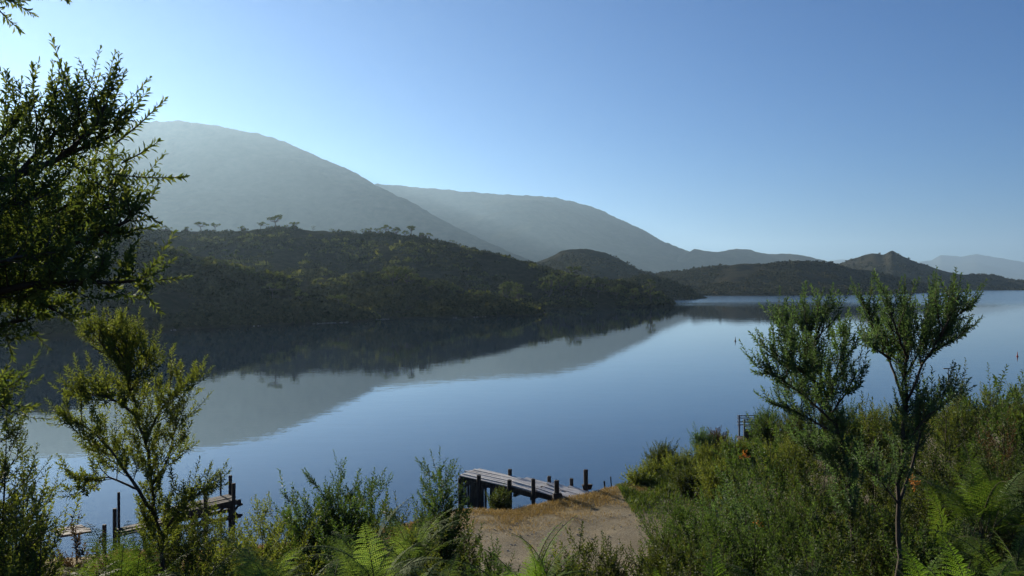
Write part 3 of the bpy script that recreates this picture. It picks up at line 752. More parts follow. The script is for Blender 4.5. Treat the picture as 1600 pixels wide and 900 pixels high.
# the two saplings at the right
def R1(px, py, d=0.0): return W(px - 10, py, 6.2 + d)
rb = W(1345, 930, 6.2); rb[2] = float(ground_z(rb[0], 6.2))
limbs = [
    ([rb, R1(1338, 780), R1(1325, 690), R1(1300, 620), R1(1285, 560), R1(1275, 525), R1(1266, 510)], 0.022, 0.006, 0.45),
    ([R1(1318, 665), R1(1275, 625, -.2), R1(1235, 595, -.3), R1(1222, 586, -.3), R1(1210, 582, -.3)], 0.010, 0.005, 0.25),
    ([R1(1300, 620), R1(1320, 575, .2), R1(1325, 545, .3), R1(1328, 530, .3)], 0.008, 0.004, 0.2),
    ([R1(1290, 585), R1(1255, 545, .1), R1(1235, 515, .2), R1(1230, 500, .2)], 0.008, 0.004, 0.2),
    ([R1(1310, 645), R1(1335, 610, -.2), R1(1345, 590, -.2)], 0.008, 0.004, 0.2),
    ([R1(1322, 680), R1(1275, 655, .2), R1(1245, 640, .3), R1(1225, 634, .3)], 0.010, 0.005, 0.25),
    ([R1(1336, 765), R1(1300, 715, .1), R1(1270, 700, .2)], 0.007, 0.003, 0.25),
    ([R1(1280, 545), R1(1290, 515, -.1), R1(1296, 495, -.1)], 0.010, 0.004, 0.2),
    ([R1(1296, 605), R1(1262, 580, -.3), R1(1228, 556, -.4), R1(1215, 548, -.4)], 0.010, 0.004, 0.2),
]
plant('broad_sapling', 'bushy blue green sapling with a wide rounded crown, left of the taller one', 'tree', rb, limbs, M_blue, 107, tw_gap=0.035, tw_len=0.24, shoot_gap=0.040, shoot_len=0.115, spread=0.7, up=0.55,
      n=26, ll=0.034, lw=0.0135, extra=[(R1(1265, 520), R1(1248, 478)), (R1(1290, 520), R1(1290, 478)), (R1(1225, 586, -.3), R1(1186, 580, -.3)), (R1(1325, 560), R1(1335, 520))], tree=True)


def R2(px, py, d=0.0): return W(px, py, 5.2 + d)
rb = W(1400, 960, 5.2); rb[2] = float(ground_z(rb[0], 5.2))
limbs = [
    ([rb, R2(1404, 860), R2(1407, 760), R2(1410, 660), R2(1416, 600), R2(1420, 540), R2(1418, 510), R2(1415, 490)], 0.022, 0.006, 0.58),
    ([R2(1413, 630), R2(1395, 575, .1), R2(1376, 530, .2), R2(1362, 500, .2), R2(1352, 480, .2)], 0.009, 0.004, 0.35),
    ([R2(1413, 640), R2(1440, 575, -.1), R2(1465, 530, -.2), R2(1490, 495, -.2), R2(1508, 485, -.2)], 0.009, 0.004, 0.35),
    ([R2(1418, 585), R2(1440, 540, .2), R2(1455, 500, .3), R2(1460, 475, .3)], 0.008, 0.004, 0.25),
    ([R2(1450, 555, -.1), R2(1475, 540, .1), R2(1500, 525, .2)], 0.010, 0.004, 0.2),
    ([R2(1390, 560, .1), R2(1375, 550, -.1), R2(1366, 545, -.2)], 0.010, 0.004, 0.2),
    ([R2(1419, 560), R2(1400, 515, -.2), R2(1390, 480, -.2)], 0.010, 0.004, 0.25),
    ([R2(1409, 705), R2(1440, 660, -.1), R2(1470, 635, -.2), R2(1488, 622, -.2)], 0.007, 0.003, 0.25),
    ([R2(1406, 790), R2(1375, 750, -.1), R2(1355, 735, -.1)], 0.007, 0.003, 0.3),
    ([R2(1416, 600), R2(1402, 560, .2), R2(1404, 520, .3)], 0.007, 0.003, 0.25),
    ([R2(1408, 780), R2(1425, 730, .1), R2(1436, 690, .1), R2(1450, 650, .1)], 0.012, 0.004, 0.5),
    ([R2(1470, 525, -.2), R2(1482, 500, -.3), R2(1486, 480, -.3)], 0.010, 0.004, 0.2),
]
plant('slender_sapling', 'tallest sapling at the right with a bare thin trunk and upswept fan of branches', 'tree', rb, limbs, M_blue, 109, tw_gap=0.032, tw_len=0.165, shoot_gap=0.036, shoot_len=0.105, spread=0.65,
      n=26, ll=0.030, lw=0.012, up=0.7, extra=[(R2(1413, 490), R2(1414, 430)), (R2(1370, 505, .2), R2(1345, 462, .2)), (R2(1458, 500, .3), R2(1459, 448, .3)), (R2(1490, 500, -.2), R2(1500, 452, -.2)), (R2(1495, 500, -.2), R2(1519, 492, -.2)), (R2(1395, 500), R2(1384, 448))], tree=True)

# shrubs on the bank: label, column, top row, distance, spread in columns, leaf, stems, density
SHRUBS = [
    ('small leafy shrub in the left corner with pale upright shoots', 35, 712, 5.6, 80, M_tea, 5, 1.0),
    ('dark shrub at the left edge under the big branch', -20, 640, 5.0, 60, M_dark, 5, 1.0),
    ('low shrub at the bottom left corner among ferns', 25, 815, 4.6, 150, M_tea, 5, 1.0),
    ('dark bush at the foot of the left sapling', 255, 835, 7.2, 170, M_dark, 7, 1.1),
    ('green bush right of the left sapling, under the end of the broken jetty', 345, 828, 8.0, 90, M_tea, 5, 0.9),
    ('open twiggy bush by the water right of the broken jetty posts', 410, 800, 10.5, 120, M_tea, 5, 0.7),
    ('large rounded green bush in the middle bottom behind the pale ferns', 528, 758, 9.5, 120, M_thick, 12, 1.3),
    ('thin dark spire of a shrub behind the middle bush', 580, 748, 10.5, 36, M_blue, 2, 0.9),
    ('pointed young tree with upswept leader left of the timber jetty', 682, 718, 9.2, 60, M_thick, 7, 1.5),
    ('dense dark bush at the foot of the pointed young tree', 622, 800, 8.4, 80, M_dark, 6, 1.0),
    ('small dark bush on the gravel edge below the timber jetty', 733, 825, 9.5, 36, M_dark, 5, 1.0),
    ('low dark bush right of the bright green fern', 905, 855, 9.0, 56, M_dark, 5, 1.0),
    ('second low dark bush right of the bright green fern, nearer the big thicket', 955, 862, 8.6, 56, M_dark, 5, 1.0),
    ('twiggy bush at the left end of the thicket bordering the gravel', 1062, 792, 11.5, 80, M_thick, 6, 0.9),
    ('low spreading bush in front of the thicket left end', 1045, 852, 8.6, 90, M_dark, 6, 1.0),
    ('bright green bush in the lower middle of the thicket', 1085, 815, 8.8, 150, M_thick, 6, 1.0),
    ('dark flat bush overhanging the gravel', 1130, 778, 11.5, 100, M_dark, 6, 1.0),
    ('grey green bush before the pale rock', 1165, 770, 10.5, 150, M_blue, 6, 1.0),
    ('leafy bush hiding the right end of the railed landing', 1205, 650, 15.0, 130, M_thick, 7, 0.9),
    ('dense green bush below the railed landing', 1190, 700, 17.0, 130, M_thick, 7, 0.9),
    ('low bush on the near bank between the pale rock and the thicket bottom', 1180, 840, 7.0, 170, M_thick, 6, 1.0),
    ('dark bush around the stem of the broad blue green sapling', 1290, 705, 9.0, 150, M_dark, 7, 1.0),
    ('mid green bush below the broad sapling', 1270, 770, 7.2, 170, M_thick, 6, 1.0),
    ('dark bush between the two right saplings', 1365, 650, 9.5, 120, M_dark, 7, 1.0),
    ('tall bush rising right of the slender sapling trunk', 1480, 600, 9.0, 130, M_dark, 8, 1.0),
    ('olive bush with a pointed top farther along the right thicket', 1548, 592, 11.0, 100, M_thick, 7, 1.0),
    ('bush cut by the right edge with an upright shoot', 1602, 588, 9.5, 70, M_thick, 6, 1.0),
    ('shaded bush in the deep part of the right thicket', 1450, 715, 7.4, 150, M_dark, 7, 1.0),
    ('shaded bush in the bottom right behind the bright fern', 1560, 735, 6.8, 170, M_dark, 7, 1.0),
    ('small bush in the shade left of the slender sapling trunk', 1345, 810, 6.0, 150, M_dark, 6, 1.0),
    ('leafy low bush at the bottom edge right of the slender trunk', 1450, 850, 5.6, 130, M_thick, 5, 1.0),
    ('rust tinged bush near the right edge halfway up the thicket', 1570, 660, 9.0, 90, M_rust, 5, 0.8),
    ('low bush at the bottom edge of the thicket left of the slender trunk', 1270, 860, 5.4, 150, M_thick, 5, 1.0),
    ('leafy low bush at the bottom edge below the open twiggy bush', 445, 842, 6.6, 100, M_tea, 6, 1.0),
    ('leafy low bush between the pale ferns at the bottom edge', 540, 838, 6.4, 100, M_thick, 6, 1.0),
    ('leafy low bush at the foot of the pointed young tree, nearest the viewer', 650, 842, 6.6, 80, M_tea, 6, 1.0),
    ('yellow green low bush at the bottom edge right of the left sapling', 350, 862, 6.0, 100, M_tea, 6, 1.0),
    ('low bush at the bottom gravel edge, left of the bright yellow green fern', 772, 868, 7.6, 60, M_thick, 6, 1.1),
    ('low bush touching the right side of the bright yellow green fern', 872, 874, 7.4, 60, M_tea, 6, 1.1),
    ('low brownish bush by the plank ramp of the broken jetty', 118, 842, 7.0, 70, M_rust, 5, 1.0),
    ('twiggy low bush at the bottom edge right of the bushes by the gravel', 1080, 872, 6.0, 150, M_dark, 5, 1.0),
]
for k, (lab, px, top, Y, sp, lm, ns, de) in enumerate(SHRUBS):
    shrub(lab, px, top, Y, sp, lm, 200 + k, nst=ns, dens=de, group='shrubs on the near bank', name='shrub' if 'tree' not in lab else 'young_tree')

# low bushes along the shore at the right of the gravel
SHORE = [
    ('small round bush where the gravel meets the green shore', 1000, 752, 33.5, 40, M_tea), ('bright green bush at the left of the shoreline growth', 1025, 735, 35.0, 50, M_tea),
    ('dark spiky bush on the shoreline left of the small rocks', 1037, 706, 38.0, 34, M_dark), ('leafy green bush right of the spiky shoreline bush', 1065, 722, 36.0, 60, M_tea),
    ('pointed young tree on the shoreline growth', 1099, 682, 38.5, 22, M_blue), ('dark reddish bush beside the pointed shoreline tree', 1122, 684, 40.0, 24, M_rust),
    ('broad green bush below the pointed shoreline tree', 1110, 708, 37.0, 70, M_tea), ('green bush directly below the railed landing', 1150, 698, 38.0, 60, M_tea),
    ('low dark bush in the middle of the shoreline growth', 1080, 745, 31.0, 60, M_dark), ('olive bush left of the pale rock', 1130, 735, 29.0, 70, M_tea),
    ('small bush at the water before the middle of the timber jetty', 783, 781, 31.0, 16, M_dark),
    ('olive bush above the pale rock', 1230, 700, 31.0, 80, M_tea), ('dense bush crowding the right side of the railed landing', 1199, 652, 40.9, 46, M_thick), ('dark bush right of the railed landing', 1250, 645, 36.0, 80, M_dark), ('bush right of the railed landing by the saplings', 1330, 642, 36.0, 100, M_thick),
    ('far bush seen between the two right saplings', 1400, 640, 34.0, 90, M_tea), ('far bush on the shore behind the right thicket', 1500, 620, 36.0, 120, M_tea), ('farthest right shoreline bush', 1590, 610, 40.0, 100, M_tea),
]
for k, (lab, px, top, Y, sp, lm) in enumerate(SHORE):
    shrub(lab, px, top, Y, sp, lm, 300 + k, nst=8, dens=0.9, ll=0.10, group='bushes along the shore', name='shore_bush', cat='bush')

# ------------------------------------------------------------------ ferns
def frond_mesh(seed, L=1.0, a0=18, a1=95, npin=19, nsub=9):
    rg = np.random.default_rng(seed); g = Geo(); N = 24
    s = np.linspace(0, 1, N); ang = np.radians(a0 + (a1 - a0) * s ** 1.3)
    step = L / (N - 1)
    x = np.r_[0, np.cumsum(np.sin(ang[:-1]) * step)]; z = np.r_[0, np.cumsum(np.cos(ang[:-1]) * step)]
    y = 0.03 * L * np.sin(s * 3 + rg.uniform(0, 6))
    pts = np.stack([x, y, z], -1); g.tube(pts, np.linspace(0.006, 0.0015, N) * L, 4, mi=1)
    tg = nrm(np.gradient(pts, axis=0)); Yv = np.array([0, 1.0, 0])
    for k in range(npin):
        q = 0.22 + 0.77 * k / (npin - 1); f = q * (N - 1); a = min(int(f), N - 2); p = pts[a] + (pts[a + 1] - pts[a]) * (f - a); t = tg[a]; nn = nrm(np.cross(t, Yv))
        if nn[2] < 0: nn = -nn
        w = (q - 0.22) / 0.78; pl = L * 0.25 * (0.45 + 0.55 * min(1, w * 5)) * (1 - w) ** 0.8 + 0.012 * L
        for sg in (-1, 1):
            d = nrm(sg * Yv * 0.9 + t * (0.38 + 0.3 * w) - nn * 0.12 + rg.normal(0, 0.05, 3))
            m = max(4, int(nsub * (pl / (0.25 * L)) + 3)); u = (np.arange(m) + 0.5) / m
            droop = -UP * (0.22 * pl)
            c = p + d * pl * u[:, None] + droop * (u ** 2)[:, None]
            e = nrm(np.cross(d, nn)); pw = 0.031 * L * (0.4 + 0.6 * pl / (0.25 * L)) * (1 - u) ** 0.6 + 0.004 * L; hw = pl / m * 0.42
            for s2 in (-1, 1):
                dd = nrm(s2 * e[None] * 0.92 + d[None] * 0.5 + rg.normal(0, 0.06, (m, 3)) - nn * 0.1)
                tip = c + dd * pw[:, None]; mid = c + dd * pw[:, None] * 0.45
                V = np.stack([c - d * hw * 0.8, mid - d * hw, tip, mid + d * hw], 1).reshape(-1, 3)
                g.add(V, np.arange(len(V)).reshape(-1, 4), 0)
    return g


FROND = {}
def frond_data(mname, m, v):
    if (mname, v) not in FROND:
        o = frond_mesh(500 + v, 1.0, a0=[12, 20, 8][v], a1=[88, 105, 70][v]).build('frond', [m, M_stem]); FROND[(mname, v)] = o.data; bpy.data.objects.remove(o)
    return FROND[(mname, v)]


def fern(label, px, top, Y, L, nf, m, seed, facing=None):
    rg = np.random.default_rng(seed); x = (px - 800) / F * Y; bz = float(ground_z(x, Y))
    zt = CH - (top - HY) / F * Y; bz = max(bz, zt - 0.85 * L)             # raised on its own stalks where the bank falls away
    base = np.array([x, Y, float(ground_z(x, Y)) - 0.03])
    root = thing('fern', label, 'fern', base, 'bracken ferns on the near bank')
    for k in range(nf):
        o = bpy.data.objects.new('frond', frond_data(m.name, m, k % 3)); COL.objects.link(o); o.parent = root
        az = k * 2.4 + rg.uniform(-.5, .5); s = L * rg.uniform(0.75, 1.1)
        o.rotation_euler = (rg.normal(0, 0.16), rg.normal(0.05, 0.25), az); o.scale = (s, s * rg.uniform(0.85, 1.1), s)
        o.location = (rg.normal(0, 0.04), rg.normal(0, 0.04), float(bz - base[2]) - 0.12 * rg.uniform(0, 1))
    g = Geo()
    hh = float(bz - base[2])
    if hh > 0.12:
        for k in range(min(nf, 6)):
            a = k * 1.05; g.tube([[0.08 * math.cos(a), 0.08 * math.sin(a), 0], [0.03 * math.cos(a), 0.03 * math.sin(a), hh * 0.6], [0, 0, hh]], 0.006, 5)
        g.build('stalks', M_stem, root)


FERNS = [
    ('pale silvery fern at the bottom left of the middle bush', 410, 822, 5.2, 0.62, 13, M_fernpale),
    ('pale fern with drooping fronds in front of the middle bush', 585, 792, 5.6, 0.60, 13, M_fernpale),
    ('topmost pale fern beside the pointed young tree', 640, 780, 6.4, 0.60, 12, M_fernpale),
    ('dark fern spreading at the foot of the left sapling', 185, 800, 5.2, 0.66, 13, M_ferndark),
    ('bright yellow green fern standing in front of the gravel', 830, 812, 5.0, 0.62, 14, M_fern),
    ('low fern at the bottom edge under the bright yellow green one', 745, 880, 4.6, 0.45, 10, M_fern),
    ('bright fern in the bottom right corner', 1525, 838, 4.6, 0.66, 13, M_fern),
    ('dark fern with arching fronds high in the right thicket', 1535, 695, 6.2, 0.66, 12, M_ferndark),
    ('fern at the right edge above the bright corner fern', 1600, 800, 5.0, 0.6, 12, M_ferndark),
    ('small fern at the bottom edge between the pale ferns', 500, 865, 4.8, 0.5, 11, M_fernpale),
    ('fern at the bottom edge right of the low gravel bushes', 1005, 875, 5.2, 0.4, 11, M_fern),
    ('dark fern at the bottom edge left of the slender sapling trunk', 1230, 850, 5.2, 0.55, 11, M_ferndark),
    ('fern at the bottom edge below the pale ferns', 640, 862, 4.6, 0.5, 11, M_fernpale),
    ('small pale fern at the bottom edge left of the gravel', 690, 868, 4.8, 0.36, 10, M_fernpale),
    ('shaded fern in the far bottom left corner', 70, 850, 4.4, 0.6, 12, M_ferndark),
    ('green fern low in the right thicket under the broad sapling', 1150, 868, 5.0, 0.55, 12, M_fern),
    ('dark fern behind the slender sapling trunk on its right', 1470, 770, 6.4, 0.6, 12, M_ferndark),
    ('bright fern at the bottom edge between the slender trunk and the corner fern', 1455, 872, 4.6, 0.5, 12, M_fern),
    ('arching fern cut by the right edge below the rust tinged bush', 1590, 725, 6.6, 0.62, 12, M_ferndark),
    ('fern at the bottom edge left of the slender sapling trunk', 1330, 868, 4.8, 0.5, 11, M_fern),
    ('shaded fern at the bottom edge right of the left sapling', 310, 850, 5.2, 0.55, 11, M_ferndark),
]
for k, a in enumerate(FERNS): fern(*a[:4], a[4] * 1.12, int(a[5] * 1.35), a[6], 600 + k)

# ------------------------------------------------------------------ ground cover (uncountable)
def blades(P, h, w, rg, lean=0.5):
    K = len(P); az = rg.uniform(0, 6.28, K); u = np.stack([np.cos(az), np.sin(az), 0 * az], -1)
    l = rg.normal(0, lean, (K, 3)) * h[:, None]; l[:, 2] = 0
    b = P; t = P + UP * h[:, None] + l; m_ = P + UP * (h * 0.55)[:, None] + l * 0.35
    V = np.stack([b, m_ + u * w[:, None], t, m_ - u * w[:, None]], 1).reshape(-1, 3)
    return V, np.arange(len(V)).reshape(-1, 4)


rg = np.random.default_rng(71)
# dry grass on the shore edge of the gravel
x = rg.uniform(-12, 14, 90000); s = rg.gamma(2.0, 1.1, 90000); y = shore(x) - 0.35 - s
k = (fbm(x / 1.1, y / 1.1, 73, 3) + 0.5 - 0.16 * s > rg.uniform(-0.6, 0.6, len(x)))
x, y = x[k], y[k]; P = np.stack([x, y, ground_z(x, y) - 0.01], -1)
g = Geo(); g.add(*blades(P, rg.uniform(0.05, 0.16, len(x)), rg.uniform(0.004, 0.010, len(x)), rg))
x = rg.uniform(-8, 22, 9000); y = rg.uniform(17, 32, 9000); k = (fbm(x / 2.2, y / 2.2, 75, 3) > 0.35) & (shore(x) - y > 3)
x, y = x[k], y[k]; P = np.stack([x, y, ground_z(x, y) - 0.01], -1)
g.add(*blades(P, rg.uniform(0.03, 0.09, len(x)), rg.uniform(0.004, 0.009, len(x)), rg))
tag(g.build('dry_grass', M_drygrass), 'short golden dry grass along the shore edge of the gravel', kind='stuff')
# green growth on the shoreline to the right and below the jetty
x = np.concatenate([rg.uniform(4.2, 16, 52000), rg.uniform(-3, 1, 4000), rg.uniform(16, 45, 30000)])
s = rg.gamma(1.7, 1.5, len(x)); s[52000:56000] = rg.uniform(0, 0.8, 4000)
y = shore(x) - 0.1 - s
k = fbm(x / 1.6, y / 1.6, 79, 3) + 0.6 > rg.uniform(-0.7, 0.7, len(x)); x, y = x[k], y[k]
P = np.stack([x, y, ground_z(x, y) - 0.01], -1)
g = Geo(); g.add(*blades(P, rg.uniform(0.10, 0.42, len(x)) * (0.7 + 0.5 * vnoise(x, y, 81)), rg.uniform(0.008, 0.022, len(x)), rg, 0.35))
tag(g.build('shore_grass', M_greengrass), 'rank green grass and weeds along the shoreline', kind='stuff')
# undergrowth on the bank
x = rg.uniform(-9, 14, 5200); y = rg.uniform(2.2, 15.5, 5200); k = (np.abs(x) < y * 0.72 + 1.2) & ~((x / y * F > -110) & (x / y * F < 200) & (y > 7)) & ~((x / y * F > 560) & (x / y * F < 650) & (y < 6.5))
x, y = x[k], y[k]; K = len(x); P = np.stack([x, y, ground_z(x, y)], -1)
D = nrm(rg.normal(size=(K, 3)) * 0.6 + UP)
g = Geo(); leafing(g, P, D, rg.uniform(0.15, 0.45, K), 18, 0.05, 0.02, rg, 0.2)
tag(g.build('undergrowth', [M_dark, M_stem]), 'dark leafy undergrowth filling the bank between the shrubs', kind='stuff')
x = np.concatenate([rg.uniform(6, 26, 5200)]); y = rg.uniform(15, 40, 5200); k = (x > 3.2 + (y - 15) * 0.10 + 1.2 * vnoise(y / 2, y * 0, 83)) & (y < shore(x) - 1) & ~((x > 7.2) & (x < 10.2) & (y > 22) & (y < 33))
x, y = x[k], y[k]; K = len(x); P = np.stack([x, y, ground_z(x, y)], -1); D = nrm(rg.normal(size=(K, 3)) * 0.7 + UP)
g = Geo(); leafing(g, P, D, rg.uniform(0.3, 0.8, K), 20, 0.075, 0.026, rg, 0.2)
tag(g.build('undergrowth', [M_thick, M_stem]), 'green undergrowth on the flat behind the right thicket', kind='stuff')

# loose stones on the gravel
x = rg.uniform(-3, 12, 2600); y = rg.uniform(15, 33, 2600); k = (shore(x) - y > 0.6) & (fbm(x / 1.8, y / 1.8, 91, 3) > -0.35); x, y = x[k], y[k]
g = Geo(); g.add(*clumps(np.stack([x, y, ground_z(x, y)], -1), 0.010 + 0.03 * rg.uniform(0, 1, len(x)) ** 4, 9, 0.7, rg, 0.6))
tag(g.build('gravel', M_palerock), 'loose stones scattered over the gravel clearing', kind='stuff')
x = rg.uniform(-2.5, 9, 1500); y = rg.uniform(16, 31, 1500); k = fbm(x / 1.2, y / 1.2, 93, 3) > 0.25; x, y = x[k], y[k]
P = np.stack([x, y, ground_z(x, y) - 0.005], -1)
g = Geo(); g.add(*blades(P, rg.uniform(0.03, 0.10, len(x)), rg.uniform(0.006, 0.014, len(x)), rg, 0.9))
tag(g.build('weeds', M_greengrass), 'sparse small weeds growing through the gravel clearing', kind='stuff')

# orange dead sprigs
for lab, px, py, Y in [('small bright orange dead sprig in the green below the railed landing', 1163, 714, 16.0), ('small orange dead sprig low in the thicket', 1190, 815, 8.2), ('tiny orange dead sprig beside the slender sapling trunk', 1428, 755, 6.9)]:
    p = W(px, py, Y); r = thing('dead_sprig', lab, 'sprig', p); g = Geo(); K = 6; sc = Y / 16
    leafing(g, np.zeros((K, 3)), nrm(rng.normal(size=(K, 3)) * 0.8 + UP * 0.3), np.full(K, 0.09 * sc + 0.02), 10, 0.035 * sc + 0.015, 0.02 * sc + 0.006, rng, 0.2)
    g.build('sprig_leaves', [M_orange, M_stem], r)

# ------------------------------------------------------------------ rocks
def rock(label, loc, size, seed, m=None):
    bmv = []; rg = np.random.default_rng(seed); nu, nv = 16, 10
    th = np.linspace(0, 2 * np.pi, nu, endpoint=False); ph = np.linspace(0.02, np.pi - 0.02, nv)
    T, Pp = np.meshgrid(th, ph); d = np.stack([np.cos(T) * np.sin(Pp), np.sin(T) * np.sin(Pp), np.cos(Pp)], -1)
    r_ = 1 + 0.22 * fbm(d[..., 0] * 1.6 + seed, d[..., 1] * 1.6 + d[..., 2] * 1.3, seed, 3)
    V = d * r_[..., None] * np.array(size); i = np.arange(nv - 1)[:, None] * nu; j = np.arange(nu)[None]; j2 = (j + 1) % nu
    g = Geo(); g.add(V, np.stack([i + j, i + j2, i + nu + j2, i + nu + j], -1).reshape(-1, 4))
    o = g.build('rock', m or M_rock); o.location = [float(q) for q in loc]; tag(o, label, 'rock')


for k, (lab, px, py, Y, sz, mm) in enumerate([
        ('pale broken rock showing through the bushes behind the thicket', 1225, 738, 26.5, (0.55, 0.4, 0.32), M_palerock), ('smaller pale rock in front of the larger pale rock', 1208, 752, 24.5, (0.35, 0.3, 0.24), M_palerock),
        ('light flat rock on the shoreline between two bushes', 1066, 724, 38.2, (0.35, 0.3, 0.16), M_palerock), ('small dark rock on the shoreline beside the light flat one', 1072, 718, 38.8, (0.14, 0.14, 0.16), M_rock),
        ('dark rock at the waterline left of the shoreline bushes', 1013, 739, 36.3, (0.2, 0.2, 0.18), M_rock), ('small dark rock at the waterline, left of the dark rock there', 1004, 745, 35.9, (0.15, 0.14, 0.12), M_rock)]):
    p = W(px, py, Y); p[2] = max(float(ground_z(p[0], p[1])), 0) + sz[2] * 0.5; rock(lab, p, sz, 700 + k, mm)

# ------------------------------------------------------------------ timber jetty
def rotz(a): return np.array([[math.cos(a), -math.sin(a), 0], [math.sin(a), math.cos(a), 0], [0, 0, 1]])


def frame(a, b):
    """length, rotation taking x to a->b (with its pitch), centre"""
    a, b = np.array(a, float), np.array(b, float); d = b - a; L = np.linalg.norm(d); x = d / L; y = nrm(np.cross(UP, x)); z = np.cross(x, y)
    return L, np.stack([x, y, z], 1), (a + b) / 2


def deckplanks(a, b, width, nacross, m, root, name='deck', thick=0.05, along=True, jit=0.006):
    L, Rm, c = frame(a, b); g = Geo()
    if along:
        w = width / nacross
        for k in range(nacross): g.box(c + Rm @ np.array([rng.normal(0, .05), -width / 2 + (k + .5) * w, rng.normal(0, .012)]), (L + rng.normal(0, .10), w * rng.uniform(0.91, 0.975), thick), Rm @ rotz(rng.normal(0, .006)), jit=jit * 1.6)
    else:
        n_ = int(L / 0.16); w = L / n_
        for k in range(n_): g.box(c + Rm @ np.array([-L / 2 + (k + .5) * w, rng.normal(0, .02), rng.normal(0, .006)]), (w * 0.9, width + rng.normal(0, .03), thick), Rm, jit=jit)
    return g.build(name, m, root)


A = np.array([-1.78, 34.35, 0]); Bq = np.array([2.6, 32.0, 0])
dxy = nrm(Bq - A); nxy = np.array([-dxy[1], dxy[0], 0])                 # nxy points out to the lake
jr = thing('timber_jetty', 'weathered grey timber jetty with short posts and sagging deck beside the gravel', 'jetty', (0.4, 33.2, 0))
off = np.array([0.4, 33.2, 0])
def J(t, n, z): return A + (Bq - A) * t + nxy * n + UP * z - off
deckplanks(J(0.0, 0, 1.24), J(0.44, 0, 1.06), 1.5, 7, M_wood, jr)
deckplanks(J(0.45, 0.05, 1.10), J(0.68, 0.05, 0.95), 1.45, 7, M_wood, jr)
deckplanks(J(0.69, 0.0, 1.04), J(0.84, 0.0, 0.90), 1.45, 7, M_wood, jr)
deckplanks(J(0.85, 0.05, 0.99), J(1.01, 0.05, 0.88), 1.4, 7, M_wood, jr)
for t, n, z0, z1, rr in [(0.19, -0.80, -1.5, 1.38, .085), (0.30, 0.80, -1.5, 1.36, .085), (0.47, -0.80, -1.5, 1.34, .09), (0.66, 0.82, -1.5, 1.26, .08), (0.68, -0.80, -1.2, 1.50, .08),
                        (0.86, 0.80, -1.0, 1.28, .075), (0.88, -0.80, -0.6, 1.55, .095), (0.985, 0.78, -0.6, 1.70, .09), (0.01, -0.78, -1.5, 1.16, .085), (0.01, 0.78, -1.5, 1.16, .085)]:
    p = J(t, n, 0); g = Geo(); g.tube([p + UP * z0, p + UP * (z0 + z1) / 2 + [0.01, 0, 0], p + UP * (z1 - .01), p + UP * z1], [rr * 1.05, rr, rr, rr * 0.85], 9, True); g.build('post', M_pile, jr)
for n in (-0.72, 0.72):
    g = Geo()
    for t0_, t1_, za, zb in ((0, 0.44, 1.12, 0.94), (0.45, 0.68, 0.97, 0.83), (0.69, 1.0, 0.9, 0.75)):
        L, Rm, c = frame(J(t0_, n, za), J(t1_, n, zb)); g.box(c, (L, 0.1, 0.2), Rm)
    g.build('bearer', M_pile, jr)
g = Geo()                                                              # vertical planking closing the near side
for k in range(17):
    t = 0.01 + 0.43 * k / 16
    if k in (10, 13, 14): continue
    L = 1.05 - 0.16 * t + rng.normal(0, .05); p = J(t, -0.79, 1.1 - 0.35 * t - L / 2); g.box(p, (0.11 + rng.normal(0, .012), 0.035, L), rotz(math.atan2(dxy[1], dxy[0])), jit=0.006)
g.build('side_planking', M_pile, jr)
g = Geo()
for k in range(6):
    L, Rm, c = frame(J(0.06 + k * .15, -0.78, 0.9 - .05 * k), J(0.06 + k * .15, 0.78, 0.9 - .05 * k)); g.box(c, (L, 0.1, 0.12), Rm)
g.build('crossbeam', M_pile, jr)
for k, (t, n) in enumerate(((0.89, -0.86), (0.985, 0.86))):              # tarred bolsters at the foot of the last posts
    g = Geo(); p = J(t, n, 0.98 if k == 0 else 1.0); g.box(p, (0.34, 0.2, 0.18), rotz(0.2), jit=0.02); g.build('bolster', M_pile, jr)

# broken jetty at the left
A2 = np.array([-14.6, 27.0, 0]); B2 = np.array([-10.35, 30.6, 0]); off = np.array([-12.0, 29.0, 0]); d2 = nrm(B2 - A2); n2 = np.array([-d2[1], d2[0], 0])
jl = thing('broken_jetty', 'old dark broken jetty with tall leaning posts and curved braces behind the left sapling', 'jetty', off)
def K2(t, n, z): return A2 + (B2 - A2) * t + n2 * n + UP * z - off
deckplanks(K2(0.66, 0, 1.04), K2(1.0, 0, 1.14), 1.0, 5, M_pile, jl)
deckplanks(K2(-0.04, -0.1, 0.98), K2(0.12, 0, 0.95), 1.2, 7, M_brownwood, jl)
deckplanks(K2(0.3, 0, 0.62), K2(0.62, 0, 0.72), 0.9, 5, M_pile, jl)
for t, n, z1, rr, lx in [(0.98, -0.5, 1.78, .07, .02), (1.03, 0.5, 1.85, .07, .01), (0.97, 0.55, 1.98, .035, 0), (0.80, -0.5, 1.80, .075, 0), (0.78, 0.5, 1.62, .07, 0), (0.60, -0.5, 1.3, .07, 0), (0.48, 0.5, 1.42, .06, 0),
                         (0.33, 0.5, 1.85, .05, 0), (0.30, 0.35, 1.35, .07, 0), (0.52, 0.4, 1.25, .08, 0), (0.2, -0.55, 1.1, .07, 0)]:
    p = K2(t, n, 0); g = Geo(); g.tube([p - UP * 1.4, p + UP * 0.4, p + UP * (z1 - .01) + [lx, 0, 0], p + UP * z1 + [lx, 0, 0]], [rr * 1.05, rr, rr, rr * .8], 8, True); g.build('post', M_pile, jl)
for n in (-0.5, 0.5):
    g = Geo(); L, Rm, c = frame(K2(0.55, n, 0.50), K2(1.03, n, 0.55)); g.box(c, (L, 0.09, 0.13), Rm)
    L, Rm, c = frame(K2(0.6, n, 0.92), K2(1.03, n, 1.07)); g.box(c, (L, 0.09, 0.16), Rm); g.build('bearer', M_pile, jl)
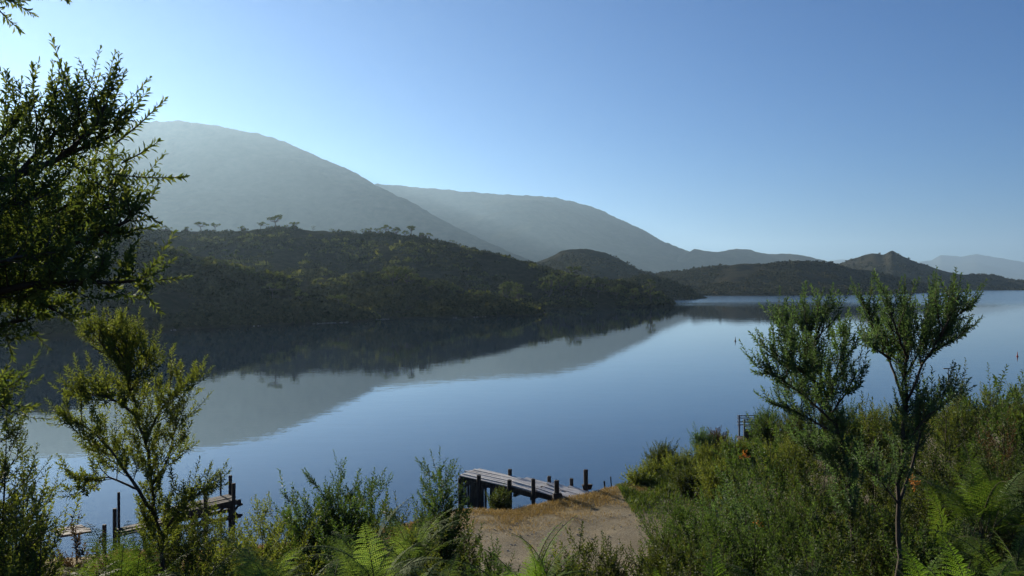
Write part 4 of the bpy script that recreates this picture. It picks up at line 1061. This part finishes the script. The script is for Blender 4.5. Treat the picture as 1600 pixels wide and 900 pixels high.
for k, (t, n) in enumerate([(0.60, -.5), (0.80, -.5), (0.98, -.5), (0.78, .5), (1.0, .5)]):
    g = Geo()
    for sg in (-1, 1):
        q = [K2(t, n, 0.72) + d2 * sg * 0.05, K2(t, n, 0.60) + d2 * sg * 0.16, K2(t, n, 0.56) + d2 * sg * 0.34]; g.tube(q, 0.045, 6)
        q = [K2(t, n, 0.78) + d2 * sg * 0.05, K2(t, n, 0.92) + d2 * sg * 0.16, K2(t, n, 0.97) + d2 * sg * 0.34]; g.tube(q, 0.045, 6)
    g.build('brace', M_pile, jl)

# railed landing at the right shore
lp = np.array([11.68, 41.8, 0]); lr = thing('railed_landing', 'small landing with a dark horizontal railing at the shore above the bushes', 'landing', lp)
def G_(x_, y_, z): return np.array([x_, y_, z])
zt = CH - (655 - HY) / F * 41.8
for xx, yy in ((0, 0), (1.0, 0.1), (0.1, 1.3), (1.1, 1.4)):
    g = Geo(); g.tube([G_(xx, yy, -0.6), G_(xx, yy, zt - .01), G_(xx, yy, zt)], [.05, .05, .04], 8, True); g.build('post', M_steel, lr)
for yy in (0, 1.3):
    for z in (zt - 0.05, zt - 0.17, zt - 0.36, zt - 0.52):
        g = Geo(); L, Rm, c = frame(G_(0.0, yy + .06, z), G_(1.08, yy + .16, z)); g.box(c, (L, 0.03, 0.05), Rm); g.build('rail', M_steel, lr)
g = Geo(); L, Rm, c = frame(G_(0, 0.03, zt - 0.85), G_(1.05, 0.13, zt - 0.85)); g.box(c, (L, 0.05, 0.55), Rm); g.build('side_panel', M_brownwood, lr)
deckplanks(G_(-0.05, 0.65, zt - 1.12), G_(1.15, 0.76, zt - 1.12), 1.3, 7, M_brownwood, lr)

# shore stakes and lake markers
for lab, px, top, bot, Y, rr in [('short dark stake on the shore, left one of the pair right of the timber jetty', 945, 752, 768, 33.6, .035), ('thin leaning stake on the shore, taller one of the pair right of the timber jetty', 955, 745, 768, 33.9, .025)]:
    p = W(px, bot, Y); p[2] = float(ground_z(p[0], Y)); zt = CH - (top - HY) / F * Y - p[2]; r = thing('stake', lab, 'stake', p)
    g = Geo(); g.tube([[0, 0, -.3], [.01, 0, zt * .5], [-.02, 0, zt - .005], [-.02, 0, zt]], [rr, rr, rr, rr * .7], 7, True); g.build('shaft', M_pile, r)
for lab, px, py, h, mm in [('small dark spindle marker floating in the open lake', 1149, 533, 8, M_marker), ('small reddish marker floating in the lake near the right edge', 1590, 557, 9, M_markerred)]:
    Y = CH * F / (py - HY); p = W(px, py, Y); p[2] = 0; hh = h / F * Y * 0.8; r = thing('marker_buoy', lab, 'buoy', p)
    zz = np.array([-.4, -.1, .02, .12, .25, .5, .75, .98, 1.0]) * hh; rr = np.array([.12, .2, .24, .22, .12, .09, .07, .05, .01]) * hh
    g = Geo(); g.tube(np.stack([0 * zz, 0 * zz, zz], -1), rr, 10, True); g.build('float', mm, r, smooth=True)
    g = Geo(); g.tube([[0, 0, hh], [0, 0, hh * 1.15]], 0.02 * hh, 6, True); g.build('top_spike', M_marker, r)
Y = 42.0; p = W(1482, 600, Y); p[2] = max(0, float(ground_z(p[0], Y))) ; zt = CH - (576 - HY) / F * Y - p[2]
r = thing('marker_post', 'thin post with a small crossbar rising above the right thicket', 'post', p)
g = Geo(); g.tube([[0, 0, -.5], [0, 0, zt]], 0.02, 6, True); g.build('shaft', M_marker, r)
g = Geo(); g.box((-0.08, 0, zt), (0.34, 0.05, 0.05)); g.build('crossbar', M_marker, r)

# ------------------------------------------------------------------ render settings
scene.render.engine = 'CYCLES'
cy = scene.cycles
cy.use_denoising = True; cy.denoiser = 'OPENIMAGEDENOISE'
cy.max_bounces = 8; cy.diffuse_bounces = 3; cy.glossy_bounces = 3; cy.transmission_bounces = 3; cy.transparent_max_bounces = 4; cy.volume_bounces = 0
cy.use_adaptive_sampling = True; cy.adaptive_threshold = 0.02
cy.caustics_reflective = False; cy.caustics_refractive = False
vs = scene.view_settings
vs.view_transform = 'Standard'; vs.look = 'None'; vs.gamma = 1.0; vs.use_curve_mapping = False; vs.exposure = 0.97
